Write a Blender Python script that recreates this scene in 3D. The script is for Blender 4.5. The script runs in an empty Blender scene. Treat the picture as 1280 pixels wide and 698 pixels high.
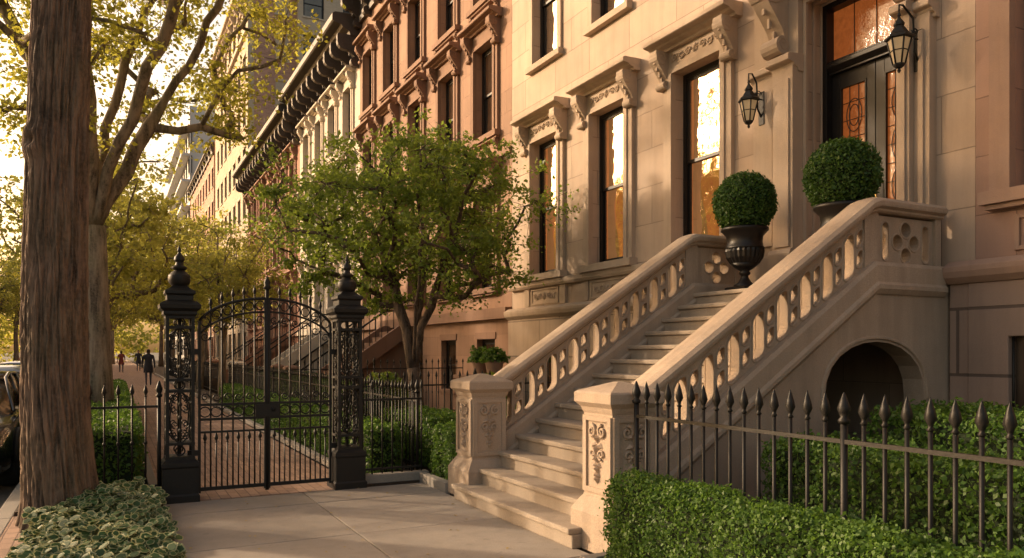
import bpy, math, random
import numpy as np
from mathutils import Vector, Matrix, noise as mn
from mathutils.geometry import tessellate_polygon
random.seed(7); rng=np.random.default_rng(7)
S=bpy.context.scene
A=math.radians(27.4)
R=math.radians
# ------------------------------------------------------------------ materials
def newmat(name):
    m=bpy.data.materials.new(name); m.use_nodes=True
    nt=m.node_tree; nt.nodes.clear()
    out=nt.nodes.new('ShaderNodeOutputMaterial')
    return m,nt,out
def N(nt,t,**kw):
    n=nt.nodes.new(t)
    return n
def c4(c): return (c[0],c[1],c[2],1)
def noise(nt,vec,scale,detail=4,rough=.55):
    n=N(nt,'ShaderNodeTexNoise'); n.inputs['Scale'].default_value=scale
    n.inputs['Detail'].default_value=detail; n.inputs['Roughness'].default_value=rough
    nt.links.new(vec,n.inputs['Vector']); return n.outputs['Fac']
def mixc(nt,fac,a,b,mode='MIX'):
    n=nt.nodes.new('ShaderNodeMix'); n.data_type='RGBA'; n.blend_type=mode
    for sock,v in ((n.inputs[0],fac),(n.inputs[6],a),(n.inputs[7],b)):
        if hasattr(v,'is_output'): nt.links.new(v,sock)
        elif isinstance(v,(int,float)): sock.default_value=v
        else: sock.default_value=c4(v)
    return n.outputs[2]
def mrange(nt,v,a,b,c=0,d=1):
    n=nt.nodes.new('ShaderNodeMapRange'); nt.links.new(v,n.inputs[0])
    for i,x in zip((1,2,3,4),(a,b,c,d)): n.inputs[i].default_value=x
    return n.outputs[0]
def math2(nt,op,a,b=0.0):
    n=nt.nodes.new('ShaderNodeMath'); n.operation=op
    for s,v in ((n.inputs[0],a),(n.inputs[1],b)):
        if hasattr(v,'is_output'): nt.links.new(v,s)
        else: s.default_value=v
    return n.outputs[0]
def mapping(nt,vec,sc):
    n=nt.nodes.new('ShaderNodeMapping'); n.inputs['Scale'].default_value=sc
    nt.links.new(vec,n.inputs['Vector']); return n.outputs[0]
def scl(c,f): return tuple(min(1,x*f) for x in c)
def objco(nt): return nt.nodes.new('ShaderNodeTexCoord').outputs['Object']
def bump(nt,h,dist,strength=1,norm=None):
    b=nt.nodes.new('ShaderNodeBump'); b.inputs['Distance'].default_value=dist; b.inputs['Strength'].default_value=strength
    nt.links.new(h,b.inputs['Height'])
    if norm: nt.links.new(norm,b.inputs['Normal'])
    return b.outputs[0]
def stone(name,col,joint=None,rough=.85,bd=.004,stain=.35,jdark=.62,jsz=.006,grain=70,brickvar=.06,flat=False,offset=.5,speck=.1,island=0):
    m,nt,out=newmat(name); co=objco(nt)
    p=N(nt,'ShaderNodeBsdfPrincipled'); p.inputs['Roughness'].default_value=rough
    big=noise(nt,co,.55,6,.6); med=noise(nt,co,5,5,.6); fine=noise(nt,co,grain,4,.7)
    streak=noise(nt,mapping(nt,co,(3.5,3.5,.35)),1.6,5,.6)
    c=mixc(nt,mrange(nt,big,.3,.7),scl(col,1-stain*.6),scl(col,1+stain*.35))
    c=mixc(nt,mrange(nt,streak,.45,.75,0,stain),c,scl(col,.5))
    c=mixc(nt,mrange(nt,med,.3,.7,0,.25),c,(col[0]*1.15,col[1]*1.05,col[2]*.9))
    c=mixc(nt,mrange(nt,fine,.3,.7,0,speck*2),c,scl(col,.55))
    if island:
        g=nt.nodes.new('ShaderNodeNewGeometry'); cc=nt.nodes.new('ShaderNodeCombineColor')
        v=mrange(nt,g.outputs['Random Per Island'],0,1,1-island,1+island)
        for i in range(3): nt.links.new(v,cc.inputs[i])
        c=mixc(nt,1.0,c,cc.outputs[0],'MULTIPLY')
        spots=noise(nt,co,9,2,.4); c=mixc(nt,mrange(nt,spots,.66,.72,0,.35),c,scl(col,.45))
    h=fine
    if joint:
        sx=nt.nodes.new('ShaderNodeSeparateXYZ'); nt.links.new(co,sx.inputs[0])
        cb=nt.nodes.new('ShaderNodeCombineXYZ')
        if flat:
            nt.links.new(sx.outputs[1],cb.inputs[0]); nt.links.new(sx.outputs[0],cb.inputs[1])
        else:
            nt.links.new(math2(nt,'ADD',sx.outputs[0],sx.outputs[1]),cb.inputs[0]); nt.links.new(sx.outputs[2],cb.inputs[1])
        br=nt.nodes.new('ShaderNodeTexBrick'); nt.links.new(cb.outputs[0],br.inputs['Vector']); br.offset=offset
        br.inputs['Scale'].default_value=1; br.inputs['Mortar Size'].default_value=jsz; br.inputs['Mortar Smooth'].default_value=.3
        br.inputs['Brick Width'].default_value=joint[0]; br.inputs['Row Height'].default_value=joint[1]
        br.inputs['Color1'].default_value=(1-brickvar,)*3+(1,); br.inputs['Color2'].default_value=(1+brickvar,)*3+(1,)
        br.inputs['Mortar'].default_value=(jdark,)*3+(1,)
        c=mixc(nt,1.0,c,br.outputs['Color'],'MULTIPLY')
        h=math2(nt,'SUBTRACT',math2(nt,'MULTIPLY',fine,.5),math2(nt,'MULTIPLY',br.outputs['Fac'],1.5))
    nt.links.new(c,p.inputs['Base Color'])
    h=math2(nt,'ADD',h,math2(nt,'MULTIPLY',med,.6))
    nt.links.new(bump(nt,h,bd),p.inputs['Normal'])
    nt.links.new(p.outputs[0],out.inputs[0]); return m
def simple(name,col,rough=.5,metal=0,bd=.001,sc=60,var=.2,coat=0,emit=None,es=0,spec=.5):
    m,nt,out=newmat(name); co=objco(nt)
    p=N(nt,'ShaderNodeBsdfPrincipled'); p.inputs['Roughness'].default_value=rough; p.inputs['Metallic'].default_value=metal
    p.inputs['Coat Weight'].default_value=coat; p.inputs['Specular IOR Level'].default_value=spec
    f=noise(nt,co,sc,4,.6)
    nt.links.new(mixc(nt,f,scl(col,1-var),scl(col,1+var)),p.inputs['Base Color'])
    if bd: nt.links.new(bump(nt,f,bd),p.inputs['Normal'])
    if emit:
        nt.links.new(mixc(nt,f,scl(emit,1-var),scl(emit,1)),p.inputs['Emission Color']); p.inputs['Emission Strength'].default_value=es
    nt.links.new(p.outputs[0],out.inputs[0]); return m
def leafmat(name,c1,c2,trans=.45,tc=None,clump=1.2):
    m,nt,out=newmat(name); co=objco(nt)
    g=nt.nodes.new('ShaderNodeNewGeometry')
    r=g.outputs['Random Per Island']
    cl=noise(nt,co,clump,3,.5)
    fac=math2(nt,'ADD',math2(nt,'MULTIPLY',r,.55),mrange(nt,cl,.35,.65,0,.45))
    c=mixc(nt,fac,c1,c2)
    d=N(nt,'ShaderNodeBsdfPrincipled'); d.inputs['Roughness'].default_value=.5; d.inputs['Specular IOR Level'].default_value=.35
    nt.links.new(c,d.inputs['Base Color'])
    t=nt.nodes.new('ShaderNodeBsdfTranslucent')
    nt.links.new(mixc(nt,.5,mixc(nt,1.0,c,(1.9,1.7,.9),'MULTIPLY'),tc or scl(c2,1.6)),t.inputs['Color'])
    mx=nt.nodes.new('ShaderNodeMixShader'); mx.inputs[0].default_value=trans
    nt.links.new(d.outputs[0],mx.inputs[1]); nt.links.new(t.outputs[0],mx.inputs[2])
    nt.links.new(mx.outputs[0],out.inputs[0]); return m
def barkmat(name,col,sc=1.0,bd=.02):
    m,nt,out=newmat(name); co=objco(nt)
    v=mapping(nt,co,(14*sc,14*sc,2.2*sc))
    n1=noise(nt,v,1.0,6,.65); n2=noise(nt,co,30,4,.6); n3=noise(nt,co,1.5,4,.6)
    c=mixc(nt,mrange(nt,n1,.38,.6),scl(col,.25),scl(col,1.3))
    c=mixc(nt,mrange(nt,n3,.45,.7,0,.4),c,(col[0]*.8,col[1]*1.0,col[2]*.7))
    c=mixc(nt,mrange(nt,n2,.4,.7,0,.35),c,scl(col,1.6))
    p=N(nt,'ShaderNodeBsdfPrincipled'); p.inputs['Roughness'].default_value=.9
    nt.links.new(c,p.inputs['Base Color'])
    nt.links.new(bump(nt,math2(nt,'ADD',n1,math2(nt,'MULTIPLY',n2,.25)),bd),p.inputs['Normal'])
    nt.links.new(p.outputs[0],out.inputs[0]); return m
def glassmat(name,refl=.3,tint=(.8,.8,.8),transp=True,base=(.02,.018,.015)):
    m,nt,out=newmat(name); co=objco(nt)
    g=nt.nodes.new('ShaderNodeBsdfGlossy'); g.inputs['Roughness'].default_value=.03; g.inputs['Color'].default_value=(.95,.82,.66,1)
    nt.links.new(bump(nt,noise(nt,co,1.8,2,.5),.03,.7),g.inputs['Normal'])
    if transp:
        b=nt.nodes.new('ShaderNodeBsdfTransparent'); b.inputs['Color'].default_value=c4(tint)
    else:
        b=nt.nodes.new('ShaderNodeBsdfDiffuse')
        nt.links.new(mixc(nt,mrange(nt,noise(nt,co,.9,2),.4,.6),base,scl(base,3)),b.inputs['Color'])
    fr=nt.nodes.new('ShaderNodeFresnel'); fr.inputs['IOR'].default_value=1.4
    f=math2(nt,'MAXIMUM',fr.outputs[0],refl)
    f=math2(nt,'MINIMUM',f,.6)
    mx=nt.nodes.new('ShaderNodeMixShader'); nt.links.new(f,mx.inputs[0])
    nt.links.new(b.outputs[0],mx.inputs[1]); nt.links.new(g.outputs[0],mx.inputs[2])
    nt.links.new(mx.outputs[0],out.inputs[0]); return m

LIME=(.475,.365,.28); 
M={}
M['lime']=stone('limestone_ashlar',LIME,(1.25,.62),jdark=.66,jsz=.007,stain=.38,brickvar=.09)
M['limetrim']=stone('limestone_trim',(.48,.375,.285),None,stain=.45)
M['limebase']=stone('limestone_base',(.44,.34,.26),(1.6,.75),jdark=.5,jsz=.012,stain=.42)
M['stoop']=stone('stoop_stone',(.475,.37,.28),None,stain=.6,bd=.007,speck=.26)
M['tread']=stone('tread_stone',(.42,.345,.27),None,stain=.65,bd=.005,speck=.28)
M['rose']=stone('rose_brownstone',(.35,.225,.175),(1.3,.6),jdark=.7,jsz=.006,stain=.35,brickvar=.08)
M['rosebase']=stone('rose_base',(.32,.23,.185),(1.5,.68),jdark=.4,jsz=.018,stain=.4)
M['rosetrim']=stone('rose_trim',(.35,.235,.18),None,stain=.35)
M['brown']=stone('brownstone',(.32,.19,.125),(1.2,.5),jdark=.8,jsz=.006,stain=.4,brickvar=.1)
M['browntrim']=stone('brownstone_trim',(.25,.145,.095),None,stain=.4)
M['cream']=stone('cream_stone',(.57,.50,.41),(1.2,.5),jdark=.8,stain=.25)
M['creamtrim']=stone('cream_trim',(.59,.52,.43),None,stain=.25)
M['red']=stone('red_brick_front',(.31,.15,.10),(.22,.075),jdark=1.2,jsz=.008,stain=.3,brickvar=.15)
M['redtrim']=stone('red_trim',(.31,.17,.115),None)
M['beige']=stone('beige_brick',(.52,.42,.31),(.25,.085),jdark=.85,jsz=.008,stain=.25)
M['beigetrim']=stone('beige_trim',(.55,.46,.36),None)
M['towerbrick']=stone('tower_brick',(.43,.25,.18),(.3,.1),jdark=1.25,jsz=.012,stain=.35,brickvar=.2)
M['corn']=stone('dark_cornice',(.075,.058,.047),None,rough=.6,stain=.3)
M['roof']=stone('roof_tar',(.06,.055,.05),None)
M['iron']=simple('black_iron',(.012,.011,.010),rough=.5,bd=.0015,sc=45,spec=.3)
M['frame']=simple('black_paint',(.012,.010,.009),rough=.4,bd=.0006,sc=30,spec=.35)
M['glass']=glassmat('window_glass',.05,(.88,.80,.70))
M['glassdark']=glassmat('window_glass_opaque',.10,transp=False,base=(.03,.022,.016))
M['glowing_doorglass']=simple('glowing_amber_door_glass',(.10,.03,.012),rough=.12,bd=.006,sc=14,var=.6,coat=.2,emit=(1,.25,.05),es=.30)  # pane itself emits orange, in place of light from the interior
M['glowing_room']=simple('glowing_interior_wall',(.42,.2,.08),rough=.9,sc=1.7,var=.75,emit=(1,.40,.12),es=.80,bd=0)  # walls emit amber themselves, standing in for lamplight and golden sky reflections
M['glowing_curtain']=simple('glowing_curtain',(.5,.34,.2),rough=.9,sc=5,var=.3,emit=(1,.48,.17),es=.36,bd=0)  # cloth given its own amber emission to keep the windows glowing
M['conc']=stone('sidewalk_concrete',(.385,.335,.285),None,stain=.5,bd=.003,speck=.4,grain=120,island=.09)
M['brickpave']=stone('brick_paving',(.34,.22,.16),(.21,.105),jdark=.55,jsz=.006,stain=.3,flat=True,brickvar=.2)
M['kerb']=stone('granite_kerb',(.32,.29,.255),None,stain=.3,speck=.3)
M['asphalt']=stone('asphalt',(.07,.067,.064),None,stain=.3,speck=.3,bd=.006)
M['soil']=stone('soil',(.06,.04,.027),None,stain=.5,bd=.03,grain=25)
M['ground']=stone('ground_earth',(.10,.09,.07),None)
M['linep']=stone('white_road_paint',(.7,.7,.68),None)
M['bark1']=barkmat('bark_furrowed',(.165,.105,.07),.9,.03)
M['bark2']=barkmat('bark_grey',(.22,.17,.12),.8,.012)
M['bark3']=barkmat('bark_dark',(.10,.068,.05),1.4,.008)
M['hedge']=leafmat('boxwood_leaves',(.028,.072,.012),(.105,.195,.032),.35,clump=5)
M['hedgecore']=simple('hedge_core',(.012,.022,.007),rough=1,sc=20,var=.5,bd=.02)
M['topiary']=leafmat('topiary_leaves',(.022,.062,.012),(.075,.15,.025),.3,clump=6)
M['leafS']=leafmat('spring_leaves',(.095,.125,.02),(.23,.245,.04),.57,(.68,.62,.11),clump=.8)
M['leafF']=leafmat('distant_hazed_leaves',(.15,.18,.035),(.31,.31,.075),.57,(.70,.66,.16),clump=.5)  # distance haze put into the colour: paler, yellower than the near leaves
M['leafC']=leafmat('crabapple_leaves',(.05,.10,.018),(.18,.265,.048),.45,(.44,.54,.09),clump=1.3)
M['ivyL']=leafmat('ivy_edge',(.22,.24,.12),(.40,.40,.22),.25)
M['ivyD']=leafmat('ivy_center',(.02,.055,.018),(.06,.12,.035),.2)
M['litter']=leafmat('fallen_leaves',(.25,.16,.04),(.4,.3,.08),.2)
M['hosta']=leafmat('broad_leaves',(.03,.08,.02),(.075,.16,.032),.3)
M['carblack']=simple('car_paint_black',(.012,.012,.014),rough=.22,bd=0,coat=1)
M['carsilver']=simple('car_paint_silver',(.35,.35,.35),rough=.28,metal=.6,bd=0,coat=1)
M['carred']=simple('car_paint_red',(.3,.03,.02),rough=.25,bd=0,coat=1)
M['tire']=simple('rubber',(.02,.02,.02),rough=.85)
M['chrome']=simple('chrome',(.6,.6,.6),rough=.15,metal=1,bd=0,var=.02)
M['lampglass']=simple('lantern_glass',(.36,.29,.2),rough=.15,bd=0,emit=(1,.6,.25),es=.15)
M['headl']=simple('lamp_lens',(.7,.7,.68),rough=.08,bd=0,coat=1)
M['taill']=simple('tail_lens',(.4,.02,.015),rough=.1,bd=0,coat=1)
M['brass']=simple('brass',(.6,.42,.16),rough=.3,metal=1,bd=0)
M['skin']=simple('skin',(.45,.27,.2),rough=.6,bd=0)
M['coat']=simple('dark_coat',(.03,.032,.045),rough=.9)
M['coat2']=simple('red_coat',(.22,.05,.04),rough=.9)
M['trouser']=simple('trousers',(.04,.045,.07),rough=.9)
M['hair']=simple('hair',(.03,.018,.01),rough=.7)
M['wglass']=simple('modern_panel',(.5,.5,.49),rough=.5,bd=0)

# ------------------------------------------------------------------ mesh builder
class MB:
    def __init__(s): s.v=[];s.f=[];s.m=[];s.s=[]
    def add(s,vs,fs,mat=0,smooth=False):
        o=len(s.v); s.v.extend([tuple(p) for p in vs])
        for f in fs: s.f.append([i+o for i in f]); s.m.append(mat); s.s.append(smooth)
    def box(s,x0,x1,y0,y1,z0,z1,mat=0):
        s.hexa([(x0,y0,z0),(x1,y0,z0),(x1,y1,z0),(x0,y1,z0),(x0,y0,z1),(x1,y0,z1),(x1,y1,z1),(x0,y1,z1)],mat)
    def hexa(s,v,mat=0): s.add(v,[(0,3,2,1),(4,5,6,7),(0,1,5,4),(1,2,6,5),(2,3,7,6),(3,0,4,7)],mat)
    def fbox(s,F,a0,a1,z0,z1,o0,o1,mat=0):
        s.hexa([F(a0,z0,o1),F(a1,z0,o1),F(a1,z0,o0),F(a0,z0,o0),F(a0,z1,o1),F(a1,z1,o1),F(a1,z1,o0),F(a0,z1,o0)],mat)
    def prof(s,F,poly,a0,a1,mat=0):  # poly [(o,z)]
        n=len(poly); vs=[F(a0,z,o) for o,z in poly]+[F(a1,z,o) for o,z in poly]
        fs=[(i,(i+1)%n,n+(i+1)%n,n+i) for i in range(n)]+[tuple(range(n-1,-1,-1)),tuple(range(n,2*n))]
        s.add(vs,fs,mat)
    def lathe(s,pr,c,n=16,mat=0,smooth=True,ax='z',flute=0,rot=0):
        vs=[];k=len(pr)
        for r,z in pr:
            for i in range(n):
                t=2*math.pi*i/n+rot; rr=r*(1-flute*(i%2))
                p=(rr*math.cos(t),rr*math.sin(t),z)
                if ax=='x': p=(p[2],p[0],p[1])
                if ax=='y': p=(p[0],p[2],p[1])
                vs.append((c[0]+p[0],c[1]+p[1],c[2]+p[2]))
        fs=[(j*n+i,j*n+(i+1)%n,(j+1)*n+(i+1)%n,(j+1)*n+i) for j in range(k-1) for i in range(n)]
        fs.append(tuple(range(n-1,-1,-1))); fs.append(tuple((k-1)*n+i for i in range(n)))
        s.add(vs,fs,mat,smooth)
    def sq(s,pr,c,mat=0):
        q=math.sqrt(2); s.lathe([(r*q,z) for r,z in pr],c,4,mat,False,rot=math.pi/4)
    def tube(s,pts,rad,n=6,mat=0,closed=False,smooth=True):
        pts=[Vector(p) for p in pts]; k=len(pts)
        if isinstance(rad,(int,float)): rad=[rad]*k
        vs=[]; ref=None
        for i,p in enumerate(pts):
            if closed: d=pts[(i+1)%k]-pts[i-1]
            else: d=pts[min(i+1,k-1)]-pts[max(i-1,0)]
            if d.length<1e-9: d=Vector((0,0,1))
            d.normalize()
            if ref is None:
                ref=Vector((1,0,0)) if abs(d.x)<.8 else Vector((0,1,0))
            u=(ref-d*ref.dot(d))
            if u.length<1e-6: u=d.orthogonal()
            u.normalize(); ref=u; w=d.cross(u)
            for j in range(n):
                t=2*math.pi*j/n
                q=p+(u*math.cos(t)+w*math.sin(t))*rad[i]; vs.append(q[:])
        m=k if closed else k-1
        fs=[(i*n+j,i*n+(j+1)%n,((i+1)%k)*n+(j+1)%n,((i+1)%k)*n+j) for i in range(m) for j in range(n)]
        if not closed: fs+= [tuple(range(n-1,-1,-1)),tuple((k-1)*n+j for j in range(n))]
        s.add(vs,fs,mat,smooth)
    def panel(s,outer,holes,P,t0,t1,mat=0): # P(u,v,t)
        loops=[outer]+holes
        tri=tessellate_polygon([[Vector((a,b,0)) for a,b in l] for l in loops])
        flat=[p for l in loops for p in l]; n=len(flat)
        vs=[P(a,b,t0) for a,b in flat]+[P(a,b,t1) for a,b in flat]
        fs=[tuple(t) for t in tri]+[tuple(i+n for i in reversed(t)) for t in tri]
        o=0
        for l in loops:
            k=len(l)
            for i in range(k): fs.append((o+i,o+(i+1)%k,n+o+(i+1)%k,n+o+i))
            o+=k
        s.add(vs,fs,mat)
    def sweep(s,path,sec,mat=0): # path (x,y,z), sec [(dy,dz)]
        n=len(sec);k=len(path)
        vs=[(p[0],p[1]+a,p[2]+b) for p in path for a,b in sec]
        fs=[(i*n+j,i*n+(j+1)%n,(i+1)*n+(j+1)%n,(i+1)*n+j) for i in range(k-1) for j in range(n)]
        fs+=[tuple(range(n-1,-1,-1)),tuple((k-1)*n+j for j in range(n))]
        s.add(vs,fs,mat)
    def obj(s,name,mats,parent=None,bevel=0,fix=True):
        me=bpy.data.meshes.new(name); me.from_pydata(s.v,[],s.f)
        for m in mats: me.materials.append(M[m] if isinstance(m,str) else m)
        me.polygons.foreach_set('material_index',s.m); me.polygons.foreach_set('use_smooth',s.s)
        me.update()
        if fix:
            import bmesh
            bm=bmesh.new(); bm.from_mesh(me); bmesh.ops.recalc_face_normals(bm,faces=bm.faces); bm.to_mesh(me); bm.free()
        ob=bpy.data.objects.new(name,me); S.collection.objects.link(ob)
        if parent: ob.parent=parent
        if bevel:
            b=ob.modifiers.new('bevel','BEVEL'); b.width=bevel; b.segments=2; b.limit_method='ANGLE'; b.angle_limit=R(35)
        return ob
def empty(name,loc=(0,0,0)):
    e=bpy.data.objects.new(name,None); S.collection.objects.link(e); e.location=loc; e.empty_display_size=.2; return e
def FX(fx): return lambda a,z,o:(fx-o,a,z)
def FY(fy): return lambda a,z,o:(a,fy-o,z)

# ------------------------------------------------------------------ leaves
def leafmesh(name,C,size,mat,nrm=None,nw=1.0,asp=.32,parent=None,sizevar=.35,mesh_only=False,six=False,fold=.12):
    C=np.asarray(C,float); n=len(C)
    sz=size*(1+sizevar*(rng.random(n)*2-1))[:,None]
    r=rng.normal(size=(n,3))
    r/=np.linalg.norm(r,axis=1)[:,None]
    if nrm is not None:
        r=r+np.asarray(nrm)*nw
        r/=np.linalg.norm(r,axis=1)[:,None]
    t=rng.normal(size=(n,3)); a=np.cross(r,t); a/=np.linalg.norm(a,axis=1)[:,None]+1e-9
    b=np.cross(r,a)
    if six:
        k=6; pr=[(-.5,0,0),(-.28,.8,.6),(.16,1,1),(.5,0,0),(.16,-1,1),(-.28,-.8,.6)]
    else:
        k=4; pr=[(-.5,0,0),(-.05,1,1),(.5,0,0),(-.05,-1,1)]
    V=np.empty((n,k,3))
    for i,(pa,pb,pf) in enumerate(pr): V[:,i]=C+a*sz*pa+b*sz*asp*pb+r*sz*fold*pf
    me=bpy.data.meshes.new(name)
    me.vertices.add(n*k); me.vertices.foreach_set('co',V.reshape(-1))
    me.loops.add(n*k); me.loops.foreach_set('vertex_index',np.arange(n*k,dtype=np.int32))
    me.polygons.add(n); me.polygons.foreach_set('loop_start',np.arange(0,n*k,k,dtype=np.int32))
    me.update(calc_edges=True); me.materials.append(M[mat])
    if mesh_only: return me,V,r
    ob=bpy.data.objects.new(name,me); S.collection.objects.link(ob)
    if parent: ob.parent=parent
    return ob
def wob(P,f,s=0):
    x,y,z=P[:,0],P[:,1],P[:,2]
    return (np.sin(x*f*1.3+s+1.7*np.sin(y*f*.7))+np.sin(y*f*1.1+s*2+1.3*np.sin(z*f))+np.sin(z*f*1.6+x*f*.5+s))/3
def hedge(name,x0,x1,y0,y1,z0,z1,dens,size,mat='hedge',amp=.035):
    e=empty(name,(0,0,0)); 
    fa=[('t',(x1-x0)*(y1-y0)),('w',(y1-y0)*(z1-z0)),('e',(y1-y0)*(z1-z0)),('s',(x1-x0)*(z1-z0)),('n',(x1-x0)*(z1-z0))]
    P=[]
    for k,ar in fa:
        n=int(ar*dens*(.35 if k in'en' else 1)); u=rng.random(n); v=rng.random(n)
        if k=='t': p=np.stack([x0+(x1-x0)*u,y0+(y1-y0)*v,np.full(n,z1)],1)
        if k=='w': p=np.stack([np.full(n,x0),y0+(y1-y0)*u,z0+(z1-z0)*v],1)
        if k=='e': p=np.stack([np.full(n,x1),y0+(y1-y0)*u,z0+(z1-z0)*v],1)
        if k=='s': p=np.stack([x0+(x1-x0)*u,np.full(n,y0),z0+(z1-z0)*v],1)
        if k=='n': p=np.stack([x0+(x1-x0)*u,np.full(n,y1),z0+(z1-z0)*v],1)
        P.append(p)
    P=np.concatenate(P)
    hw=min(x1-x0,z1-z0)*.5
    rad=min(.12,hw*.6)
    inner_lo=np.array([x0+rad,y0+rad,z0]); inner_hi=np.array([x1-rad,y1-rad,z1-rad])
    q=np.clip(P,inner_lo,inner_hi); d=P-q; L=np.linalg.norm(d,axis=1)[:,None]+1e-6
    P=q+d/L*np.minimum(L,rad); Nn=d/L
    disp=wob(P,9,1)*amp+wob(P,27,3)*amp*.6+rng.normal(size=len(P))*.014-rng.random(len(P))**3*.05
    P=P+Nn*disp[:,None]
    stray=rng.random(len(P))<.03
    P[stray]+=Nn[stray]*.04
    leafmesh('leaves',P,size,mat,Nn,.9,parent=e)
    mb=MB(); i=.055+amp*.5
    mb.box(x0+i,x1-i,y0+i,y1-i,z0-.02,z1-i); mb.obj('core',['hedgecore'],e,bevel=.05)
    return e

# ------------------------------------------------------------------ carving / console
def spiral(mb,P,cu,cv,r,turns,sgn,th,rad,mat=0,start=0):
    pts=[]
    for i in range(int(10*turns)+1):
        t=i/10*2*math.pi; k=1-i/(10*turns)*.85
        pts.append(P(cu+r*k*math.cos(start+sgn*t),cv+r*k*math.sin(start+sgn*t),th))
    mb.tube(pts,[rad*(1-.4*i/len(pts)) for i in range(len(pts))],5,mat)
def leaf_relief(mb,P,u,v,ang,L,w,th,mat=0):
    c,s=math.cos(ang),math.sin(ang)
    q=lambda a,b,t:P(u+a*c-b*s,v+a*s+b*c,t)
    mb.add([q(0,0,0),q(L*.4,w,0.002),q(L,0,0),q(L*.4,-w,.002),q(L*.4,0,th)],[(0,1,4),(1,2,4),(2,3,4),(3,0,4)],mat)
def carve_h(mb,P,u0,u1,v0,v1,mat=0):
    h=v1-v0; r=h*.3; cu=(u0+u1)/2;cv=(v0+v1)/2
    for a in range(8): leaf_relief(mb,P,cu,cv,a*math.pi/4,h*.38,h*.1,.03,mat)
    n=max(1,int((u1-cu-h*.3)/(r*2.3)))
    for sg in (-1,1):
        for i in range(n):
            u=cu+sg*(h*.42+r*1.15+i*r*2.3)
            spiral(mb,P,u,cv,r,1.6,sg*(1 if i%2 else -1),.014,.013,mat,0 if sg<0 else math.pi)
            for a in (.8,2.2,-.9): leaf_relief(mb,P,u+sg*r*.9,cv+(h*.1 if i%2 else -h*.1),a,r*.8,r*.25,.025,mat)
def carve_v(mb,P,u0,u1,v0,v1,mat=0):
    w=u1-u0;h=v1-v0;cu=(u0+u1)/2
    for sg in(-1,1):
        spiral(mb,P,cu+sg*w*.25,v1-h*.14,w*.2,1.5,sg,.012,.014,mat,math.pi/2)
        spiral(mb,P,cu+sg*w*.22,v0+h*.5,w*.16,1.4,-sg,.012,.012,mat,-math.pi/2)
    for k in range(5):
        v=v1-h*(.18+.16*k); ww=.34-.05*k
        for sg in(-1,1):
            leaf_relief(mb,P,cu,v,math.pi/2+sg*(math.pi*.62),w*ww*1.15,w*.1,.035,mat)
        leaf_relief(mb,P,cu,v,-math.pi/2,h*.16,w*.09,.045,mat)
def console(mb,F,a0,a1,z0,z1,omin,omax,mat=0):
    h=z1-z0; poly=[(0,z0)]
    for i in range(13):
        t=i/12; sm=t*t*(3-2*t)
        poly.append((omin+(omax-omin)*sm+.12*(omax-omin)*math.sin(t*2*math.pi)*-1,z0+h*t))
    poly.append((0,z1))
    mb.prof(F,poly,a0,a1,mat)
    rt=(omax)*.36; rb=rt*.6
    for (o,z,r) in ((omax-rt*.9,z1-rt*1.0,rt),(omin+rb*.4,z0+rb,rb)):
        n=14; vs=[];e=.012
        for aa in (a0-e,a1+e):
            for i in range(n):
                t=2*math.pi*i/n; vs.append(F(aa,z+r*math.sin(t),o+r*math.cos(t)))
        mb.add(vs,[(i,(i+1)%n,n+(i+1)%n,n+i) for i in range(n)]+[tuple(range(n)),tuple(range(n,2*n))],mat)
        for aa,e2 in ((a0,-1),(a1,1)):
            P=lambda u,v,t,aa=aa,e2=e2:F(aa+e2*(e+t),v,u)
            spiral(mb,P,o,z,r*.8,1.6,1,.004,.008,mat)
    am=(a0+a1)/2
    for i in range(4):
        t=.25+.16*i; sm=t*t*(3-2*t); o=omin+(omax-omin)*sm+.01; z=z0+h*t
        mb.fbox(F,am-.02,am+.02,z-h*.07,z+h*.07,o-.03,o+.012,mat)
def cornprof(o,z,h,base=0):
    return [(base,z),(o*.35,z),(o*.4,z+h*.18),(o*.62,z+h*.3),(o*.68,z+h*.42),(o*.95,z+h*.5),(o,z+h*.56),(o,z+h*.85),(o*.9,z+h*.95),(base,z+h)]
# ------------------------------------------------------------------ walls & windows
def wallgrid(mb,F,a0,a1,z0,z1,holes,rev=.25,mat=0):
    aa=sorted(set([a0,a1]+[h[0] for h in holes]+[h[1] for h in holes])); zz=sorted(set([z0,z1]+[h[2] for h in holes]+[h[3] for h in holes]))
    for i in range(len(aa)-1):
        for j in range(len(zz)-1):
            ca=(aa[i]+aa[i+1])/2; cz=(zz[j]+zz[j+1])/2
            if any(h[0]<ca<h[1] and h[2]<cz<h[3] for h in holes): continue
            mb.add([F(aa[i],zz[j],0),F(aa[i+1],zz[j],0),F(aa[i+1],zz[j+1],0),F(aa[i],zz[j+1],0)],[(0,1,2,3)],mat)
    for h in holes:
        p=[(h[0],h[2]),(h[1],h[2]),(h[1],h[3]),(h[0],h[3])]; r=h[4] if len(h)>4 else rev
        for k in range(4):
            a,b=p[k],p[(k+1)%4]
            mb.add([F(a[0],a[1],0),F(b[0],b[1],0),F(b[0],b[1],-r),F(a[0],a[1],-r)],[(0,1,2,3)],mat)
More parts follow.
